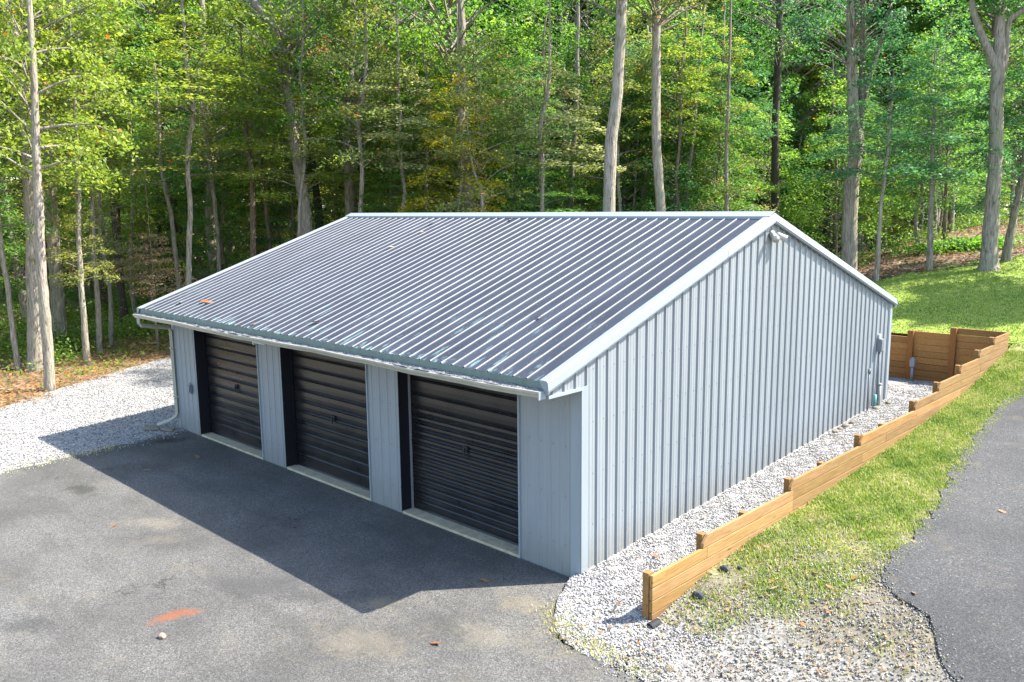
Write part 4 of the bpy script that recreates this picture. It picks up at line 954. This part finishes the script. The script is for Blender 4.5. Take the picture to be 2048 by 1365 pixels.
('tall_tree','leaning grey trunk half hidden behind the huge forked trunk','D',1,[[-0.98,24.47,2.83,0.191],[-0.94,24.5,3.82,0.139],[-0.86,24.58,4.74,0.121],[-0.72,24.72,6.75,0.104]]),
]
FORK = [[[-1.25,22.76,9.06,.167],[-1.46,22.56,9.7,.134],[-1.74,22.29,10.41,.117],[-2.0,22.04,11.37,.1],[-2.3,21.8,13.5,.06]],
        [[-1.16,22.84,9.21,.15],[-1.11,22.89,9.91,.109],[-1.08,22.92,10.77,.084],[-.77,23.22,11.08,.075],[-.2,23.8,12.6,.05]]]
MASS = [[[-5.7,22.78,6.93,.149],[-5.62,22.86,8.17,.121],[-5.65,22.83,9.56,.111],[-5.69,22.8,11.1,.093],[-5.73,22.76,13.5,.06]],
        [[-5.68,22.8,7.11,.13],[-5.62,22.86,8.08,.111],[-5.46,23.01,9.42,.102],[-5.31,23.15,10.14,.084],[-5.0,23.5,12,.05]]]
def on_path(P, z):
    zs = [q[2] for q in P]; return float(np.interp(z, zs, [q[0] for q in P])), float(np.interp(z, zs, [q[1] for q in P]))
tr = random.Random(5); TPOS = []
for i, (nm, lb, ct, tn, P) in enumerate(TREES):
    base = P[0]; bz = base[2]; TPOS.append((base[0], base[1]))
    ztop = P[-1][2]; P = [list(q) for q in P]
    tall = nm == 'tall_tree'
    zend = max(ztop+2.5, 15.5 if tall else ztop+1.5)
    if ct == 'N': zend = ztop+.4
    dx = (P[-1][0]-P[-2][0])*.4; dy = (P[-1][1]-P[-2][1])*.4
    P.append([P[-1][0]+dx, P[-1][1]+dy, (ztop+zend)/2, P[-1][3]*.75]); P.append([P[-1][0]+dx*.5, P[-1][1]+dy*.5, zend, max(.015, P[-1][3]*.3)])
    cr = []
    def C(pair, zc, s, tint, sz=None, shift=(0,0)):
        x, y = on_path(P, zc+.4); cr.append((pair, (x-base[0]+shift[0], y-base[1]+shift[1], zc-bz), (s, s, sz or s), tr.uniform(0,6.3), tint))
    lft = base[0] < -18
    if ct == 'C':
        C(CL[i % 3], 10.8 if not lft else 9.0, .9 if not lft else 1.1, ['yg','g','ol'][tn] if lft else ['g','dg','rb'][tn])
        if lft and tn == 0: C(SP[i % 4], 5.5, 1.2, 'yg', .9)
    elif ct == 'S':
        h = max(2.8, (ztop-bz)*.64)
        C(SP[i % 4] if tn != 1 else SPs[i % 2], bz+h, .95, [['yg','g','rb'],['g','dg','rb']][0 if lft else 1][tn], (zend-bz-h+1.2)/6.5)
        if i in (5, 6, 7): C(SPs[i % 2], 2.6, .62, 'gr' if i != 5 else 'ol', .5)
    elif ct == 'O':
        C(SPs[0], 6.2, 1.2, 'ol', .5); C(SP[1], 8.2, 1.35, 'yg', .55)
    elif ct == 'G': C(SP[2], 6.3, 1.1, 'gr', .55); C(SPs[1], 4.6, .9, 'g', .4)
    elif ct == 'Y': C(SP[3], 4.6, .85, 'y', .75)
    elif ct == 'R': C(SP[1], 2.0, .62, 'pk', .34)
    elif ct == 'R2': C(SPs[0], 3.6, .9, 'rb', 1.0); C(SPs[1], 1.6, .8, 'ru', .5)
    elif ct == 'D' and 'massive' in lb:
        C(CL[1], 9.4, .8, 'bg'); C(SPs[0], 6.4, .9, 'bg', .5) if 'massive' in lb else None
    elif 'leaning grey trunk half' in lb: C(SP[2], 4.3, 1.0, 'bg', .8); C(SP[0], 7.5, 1.0, 'g', .8)
    elif ct == 'D2': C(SP[i % 4], 5.4, .95, 'bg' if tn == 1 else 'g', .75)
    big_pale = 'pale' in lb or 'flared' in lb
    bark = 'pale' if big_pale else ('dark' if 'dark' in lb and 'grey' not in lb else ('brown' if 'brown' in lb or 'red' in lb else 'grey'))
    add_tree(nm, lb, P, bark, cr, extra=FORK if 'forked pale' in lb else (MASS if 'massive' in lb else None), seed=i,
             group='tall trees at the wood edge' if tall else 'slender trees at the wood edge')

# trees deeper in the wood: a few trunk forms, copied with their parts
def straight(seed, hgt, r0):
    r = random.Random(seed); x = y = 0; P = []
    for k in range(8):
        P.append([x, y, hgt*k/7, r0*(1.25 if k == 0 else 1-.1*k)]); x += r.uniform(-.22,.22); y += r.uniform(-.22,.22)
    return trunk_mesh(P, seed)[0]
TK = [straight(300+i, 15, .17+.03*i) for i in range(4)]; TS = [straight(320+i, 8.5, .055+.012*i) for i in range(4)]
fh = np.array([-math.sin(yaw), math.cos(yaw)]); rh = np.array([math.cos(yaw), math.sin(yaw)]); c0 = np.array([6.788,-8.349])
def fill_tree(x, y, tall, r, far=False):
    z = Hs(x, y)-.1
    if tall:
        e = empty('wood_tree', (x, y, z), r.uniform(0,6.3)); FILL.append([e, x, y, None, 'tall tree'])
        t = link('trunk', r.choice(TK), e); s = r.uniform(.85,1.2); t.scale = (s,s,1.1); t.color = BARK[r.choice(['grey','brown','dark','grey'])]
        crs = [] if (not far and r.random() < .5) else [(r.choice(CF if far else CL), r.uniform(5.0,9.0) if far else r.uniform(7.0,9.5), r.uniform(1.05,1.35))]
        if r.random() < .65: crs.append((r.choice(SP), r.uniform(3.5,5.5), r.uniform(.9,1.2)))
    else:
        e = empty('understory_tree', (x, y, z), r.uniform(0,6.3)); FILL.append([e, x, y, None, 'understory tree'])
        t = link('trunk', r.choice(TS), e); t.color = BARK[r.choice(['grey','brown','grey'])]
        crs = [(r.choice(SP), r.uniform(1.2,3.2), r.uniform(.85,1.2))]
    if far and tall: crs.append((r.choice(CF), r.uniform(12.5,16), r.uniform(1.1,1.4))); t.scale = (s, s, 1.45)
    lf = x < -20 and y < 22
    for (cm, lm), zc, s in crs:
        tint = r.choice(['yg','g','lg','ol','g','yg'] if lf else ['g','lg','g','lg','bg','yg','dg'])
        FILL[-1][3] = FILL[-1][3] or tint
        o = link('crown', cm, e, (0,0,zc)); o.scale = (s,s,s*r.uniform(.85,1.1)); o.color = TINT[tint]
        o2 = link('limbs', lm, e, (0,0,zc)); o2.scale = o.scale; o2.color = BARK['grey']
fr = random.Random(21); nf = 0
TD = [(float((np.array(q)-c0)@rh)/float((np.array(q)-c0)@fh), float((np.array(q)-c0)@fh)) for q in TPOS]
def covers(x, y, w=2.0):
    v = np.array([x, y])-c0; d_ = float(v@fh); a_ = float(v@rh)/d_
    return any(abs(a_-ta) < w/d_ and d_ < td+.4 for ta, td in TD if td < 39)
# leafy front row along the wood edge behind the garage and the yard
def along(poly, step):
    for (x0, y0), (x1, y1) in zip(poly[:-1], poly[1:]):
        Lg = math.hypot(x1-x0, y1-y0); m = max(1, round(Lg/step))
        for k in range(m):
            t = (k+fr.random())/m; yield x0+(x1-x0)*t, y0+(y1-y0)*t, -(y1-y0)/Lg, (x1-x0)/Lg
TM = [straight(340+i, 12.5, .075+.015*i) for i in range(3)]
for row, (off, stp) in enumerate([(3.0, 1.9), (5.0, 2.0), (7.2, 2.3), (9.6, 2.6)]):
    for x, y, nx_, ny_ in along(EDGE[3:12], stp):
        x += nx_*(off+fr.uniform(-.6,.6)); y += ny_*(off+fr.uniform(-.6,.6)); lf = x < -18 and y < 7
        if min(math.hypot(x-a, y-b_) for a, b_ in TPOS) < .7 or covers(x, y) or (lf and row == 0 and fr.random() < .5): continue
        if -21 < x and lf and y < 2: continue
        e = empty('edge_tree', (x, y, Hs(x,y)-.1), fr.uniform(0,6.3)); FILL.append([e, x, y, None, 'slim layered tree'])
        t = link('trunk', fr.choice(TM), e); t.color = BARK[fr.choice(['grey','brown','grey'])]; nf += 1
        zs = [(fr.uniform(4.6,5.6), .85), (fr.uniform(8.0,9.0), .9)] if lf else [(fr.uniform(1.8,3.0), .9), (fr.uniform(6.6,8.0), .9)]
        for zc, s_ in zs:
            cm, lm = fr.choice(SP); s_ *= fr.uniform(.85,1.15); sz = s_*fr.uniform(.7,.9)
            tint = fr.choice(['yg','lg','yg','ol'] if lf else ['g','lg','g','yg','bg','lg'])
            FILL[-1][3] = FILL[-1][3] or tint
            o = link('crown', cm, e, (0,0,zc)); o.scale = (s_,s_,sz); o.color = TINT[tint]; o.rotation_euler.z = fr.uniform(0,6)
            o2 = link('limbs', lm, e, (0,0,zc)); o2.scale = o.scale; o2.rotation_euler = o.rotation_euler; o2.color = BARK['grey']
d = 29.0
while d < 86:
    stepd = 2.8 if d < 45 else 4.2
    half = .66*d+5; s = -half+fr.uniform(0,2)
    while s < half+6:
        q = c0+fh*(d+fr.uniform(-1,1)*stepd*.45)+rh*s; x, y = float(q[0]), float(q[1])
        dd = float(dist_edge(EDGE, np.array(x), np.array(y)))
        if not bool(inside(CLEAR, np.array(x), np.array(y))) and dd > (1.3 if y < 16 else 2.6) and min(math.hypot(x-a, y-b_) for a, b_ in TPOS) > 1.1 and not covers(x, y):
            if not (y > 20 and x > -7 and dd < 6 and fr.random() < .65) and not (s > .60*d and y > 18):
                fill_tree(x, y, fr.random() < (.30 if d < 45 else .6), fr, d > 46); nf += 1
        s += stepd*1.45*fr.uniform(.75,1.25) if d < 45 else stepd*1.5*fr.uniform(.8,1.2)
    d += stepd
print('fill trees', nf)
# one label for each tree of the wood: its look and the front trunk it stands behind
HND = ['flared trunk','pale gravel-edge trunk','thin leaning border trunk','grey leaning border trunk','wide dark grey trunk','slim trunk with yellow sprays','slim straight left trunk','kinked thin trunk',
 'straight dusky trunk','bowed trunk by the gutter corner','pinkish sapling','tilted thin trunk','pale winding trunk','thin twin trunk','straight brown trunk','thin bowed trunk behind the roof','big leaning trunk',
 'snaking thin trunk','thick ridge-end trunk','curved grey trunk','thin wavy trunk','golden-leaved stem','short bowing stem','curved brown trunk','dark forked trunk','big smooth pale trunk','grey stem near the pale trunk',
 'rough russet trunk','trunk in russet brush','dark straight trunk','dark snag','massive many-limbed trunk','slim lawn-edge trunk','slim trunk by the weeds','short reddish trunk','huge forked trunk','leaning grey trunk']
def ang_(x, y): v = np.array([x, y])-c0; return float(v@rh)/float(v@fh)
ORD = ['first','second','third','fourth','fifth','sixth','seventh','eighth','ninth','tenth','eleventh','twelfth']+['%dth' % k for k in range(13,60)]
TA = [ang_(*q) for q in TPOS]; buckets = {}
for e, x, y, tint, kd in FILL:
    a = ang_(x, y); k = 'L' if a < -.63 else ('R' if a > .63 else min(range(len(TA)), key=lambda i: abs(TA[i]-a)))
    buckets.setdefault(k, []).append((float((np.array([x, y])-c0)@fh), e, tint, kd))
for k, lst in buckets.items():
    lst.sort(key=lambda q: q[0])
    for n_, (dd, e, tint, kd) in enumerate(lst):
        look = TWORD.get(tint, 'bare-stemmed')+' '+kd
        lb = look+', '+ORD[n_]+' in line '+({'L': 'along the left picture border', 'R': 'along the right picture border'}[k] if isinstance(k, str) else 'behind the '+HND[k])
        tag(e, lb, 'tree', 'trees of the wood')
# two lawn-side trees that shade the slope from beyond the picture's right edge
for k, (x, y, s) in enumerate([(5.7,24.9,.92),(3.9,21.5,.46)]):
    z = Hs(x, y)-.1; e = empty('lawn_tree', (x, y, z)); tag(e, ['broad tree shading the lawn beyond the picture edge','small tree shading the lawn beyond the picture edge'][k], 'tree')
    t = link('trunk', TK[3], e); t.color = BARK['grey']; 
    o = link('crown', CF[k][0], e, (0,0,5.6)); o.scale = (s,s,s*.7); o.color = TINT['g']
    o = link('limbs', CF[k][1], e, (0,0,5.6)); o.scale = (s,s,s*.7); o.color = BARK['grey']

# ------------------------------------------------------------------ undergrowth and ground cover
cs, vs_ = [], []
for k in range(420):
    d = rng.uniform(26,58); q = c0+fh*d+rh*(rng.uniform(-.64,.66)*d); x, y = float(q[0]), float(q[1]); dd = float(dist_edge(EDGE, np.array(x), np.array(y)))
    if bool(inside(CLEAR, np.array(x), np.array(y))) or dd < 1.8 or (y > 19 and x > -9 and rng.random() < .72): continue
    m = int(rng.uniform(250,520)); R_ = rng.uniform(.5,1.2); P = rng.normal(size=(m,3))*[R_*.6,R_*.6,R_*.4]; P[:,2] = np.abs(P[:,2])+.05; P += [x, y, Hs(x,y)]; cs.append(P); vs_.append(rng.normal(.45+rng.normal(0,.14),.2,m))
C_ = np.concatenate(cs); me = leaf_cloud('undergrowth', C_, normals(len(C_),.8,rng), .12, np.concatenate(vs_), rng)
o = link('undergrowth', me); o.color = (.13,.22,.04,.97); o['label'] = 'leafy green undergrowth covering the wood floor between the trunks'; kind(o, 'stuff')
# bright weeds on the right wood floor
n = 2600; c_ = rng.normal(size=(n,2))*[.95,.5]; x = -2.9+c_[:,0]*.9+c_[:,1]*.5; y = 26.6+c_[:,1]+c_[:,0]*.5
me = leaf_cloud('weed_patch', np.stack([x,y,H(x,y)+rng.uniform(.02,.42,n)],-1), normals(n,.7,rng), .13, rng.random(n)*.5+.35, rng)
o = link('weed_patch', me); o.color = (.10,.24,.03,1); o['label'] = 'bright green weeds in a sunlit patch of the right wood floor'; kind(o, 'stuff')
# ground cover and leaf litter along the left wood edge
n = 60000; x = rng.uniform(-40,-14,n); y = rng.uniform(-12,16,n); dd = dist_edge(EDGE, x, y)
keep = ~inside(CLEAR, x, y) & (dd > .35) & (rng.random(n) < np.clip(.10+.5*wob(x,y,.55)+.10*np.minimum(dd,5)+.3*wob(x,y,1.7,3),0,1)); x, y, dd = x[keep], y[keep], dd[keep]
me = leaf_cloud('ground_cover', np.stack([x,y,H(x,y)+rng.random(len(x))*np.clip(.12+.10*dd,.1,.6)+.03],-1), normals(len(x),.6,rng), .12, rng.random(len(x)), rng)
o = link('ground_cover', me); o.color = (.13,.20,.03,.97); o['label'] = 'low green ground cover under the trees along the left gravel'; kind(o, 'stuff')
n = 70000; x = rng.uniform(-34,-10,n); y = rng.uniform(-14,16,n); dd = dist_edge(EDGE, x, y); ins = inside(CLEAR, x, y)
keep = (~ins & (rng.random(n) < np.exp(-dd/4))) | (ins & (rng.random(n) < .5*np.exp(-dd/.16))); x, y = x[keep], y[keep]
me = leaf_cloud('leaf_litter', np.stack([x,y,H(x,y)*(~inside(CLEAR,x,y))+.035+rng.random(len(x))*.04],-1), normals(len(x),.35,rng), .11, rng.random(len(x)), rng)
o = link('leaf_litter', me); o.color = (.26,.17,.085,.80); o['label'] = 'orange brown fallen leaves strewn along the left wood edge'; kind(o, 'stuff')
n = 26000; x = rng.uniform(-14,8,n); y = rng.uniform(18,46,n); dd = dist_edge(EDGE, x, y); keep = ~inside(CLEAR, x, y); x, y = x[keep], y[keep]
me = leaf_cloud('leaf_litter', np.stack([x,y,H(x,y)+.03+rng.random(len(x))*.05],-1), normals(len(x),.4,rng), .14, rng.random(len(x)), rng)
o = link('leaf_litter', me); o.color = (.13,.085,.06,.95); o['label'] = 'dull brown fallen leaves on the wood floor beyond the lawn'; kind(o, 'stuff')
# dry grass and leaves fringing the apron's gravel edges
n = 1300; a = rng.random(n); x = np.interp(a,[0,.35,.7,1],[.25,.75,1.3,2.0])+rng.normal(0,.13,n); y = np.interp(a,[0,.35,.7,1],[-.85,-1.3,-1.3,-1.32])+rng.normal(0,.12,n)+.05
blades('dry_fringe', np.stack([x,y,np.full(n,.02)],-1), .015, .05, .012, 'dry straw fringe where the gravel spill meets the asphalt', np.full(n,.93), rng)
n = 700; a = rng.random(n); x = np.interp(a,[0,1],[-11.5,-11.2])+rng.normal(0,.15,n); y = -1.5-6*a
blades('dry_fringe', np.stack([x,y,np.full(n,.02)],-1), .015, .05, .014, 'dry straw fringe along the left asphalt edge', np.full(n,.9), rng)
# bits of dead leaf in the verge gravel and the gravel spill
n = 1300; y = rng.uniform(-1.45,4.5,n); x = np.where(y > -.33, rng.uniform(1.5,4.2,n), rng.uniform(.7,4.6,n)); keep = (x < np.interp(y, [q[0] for q in DE], [q[1] for q in DE])) & (rng.random(n) < np.clip(1.1-.25*y,.1,1)); x, y = x[keep], y[keep]
me = leaf_cloud('leaf_crumbs', np.stack([x,y,np.maximum(H(x,y),.02)+.035],-1), normals(len(x),.5,rng), .055, rng.random(len(x)), rng)
o = link('leaf_crumbs', me); o.color = (.27,.20,.12,.84); o['label'] = 'crumbled tan and orange leaves over the near verge gravel'; kind(o, 'stuff')
# far wood closing the view
n = 90000; az = rng.uniform(-.72,.75,n); dd = rng.uniform(88,112,n); P2 = c0+fh*dd[:,None]+rh*(np.tan(az)*dd)[:,None]
hgt = np.where(rng.random(n) < .45, rng.random(n)*9, rng.random(n)*34); x, y = P2[:,0], P2[:,1]; P3 = np.stack([x,y,H(x,y)+hgt],-1)
me = leaf_cloud('far_wood', P3, normals(n,1.2,rng), .75, .45+.2*wob(x,hgt,.5)+rng.normal(0,.2,n), rng)
o = link('far_wood', me); o.color = (.06,.11,.025,.98); o['label'] = 'dense far wood closing the view between the trunks'; kind(o, 'stuff')
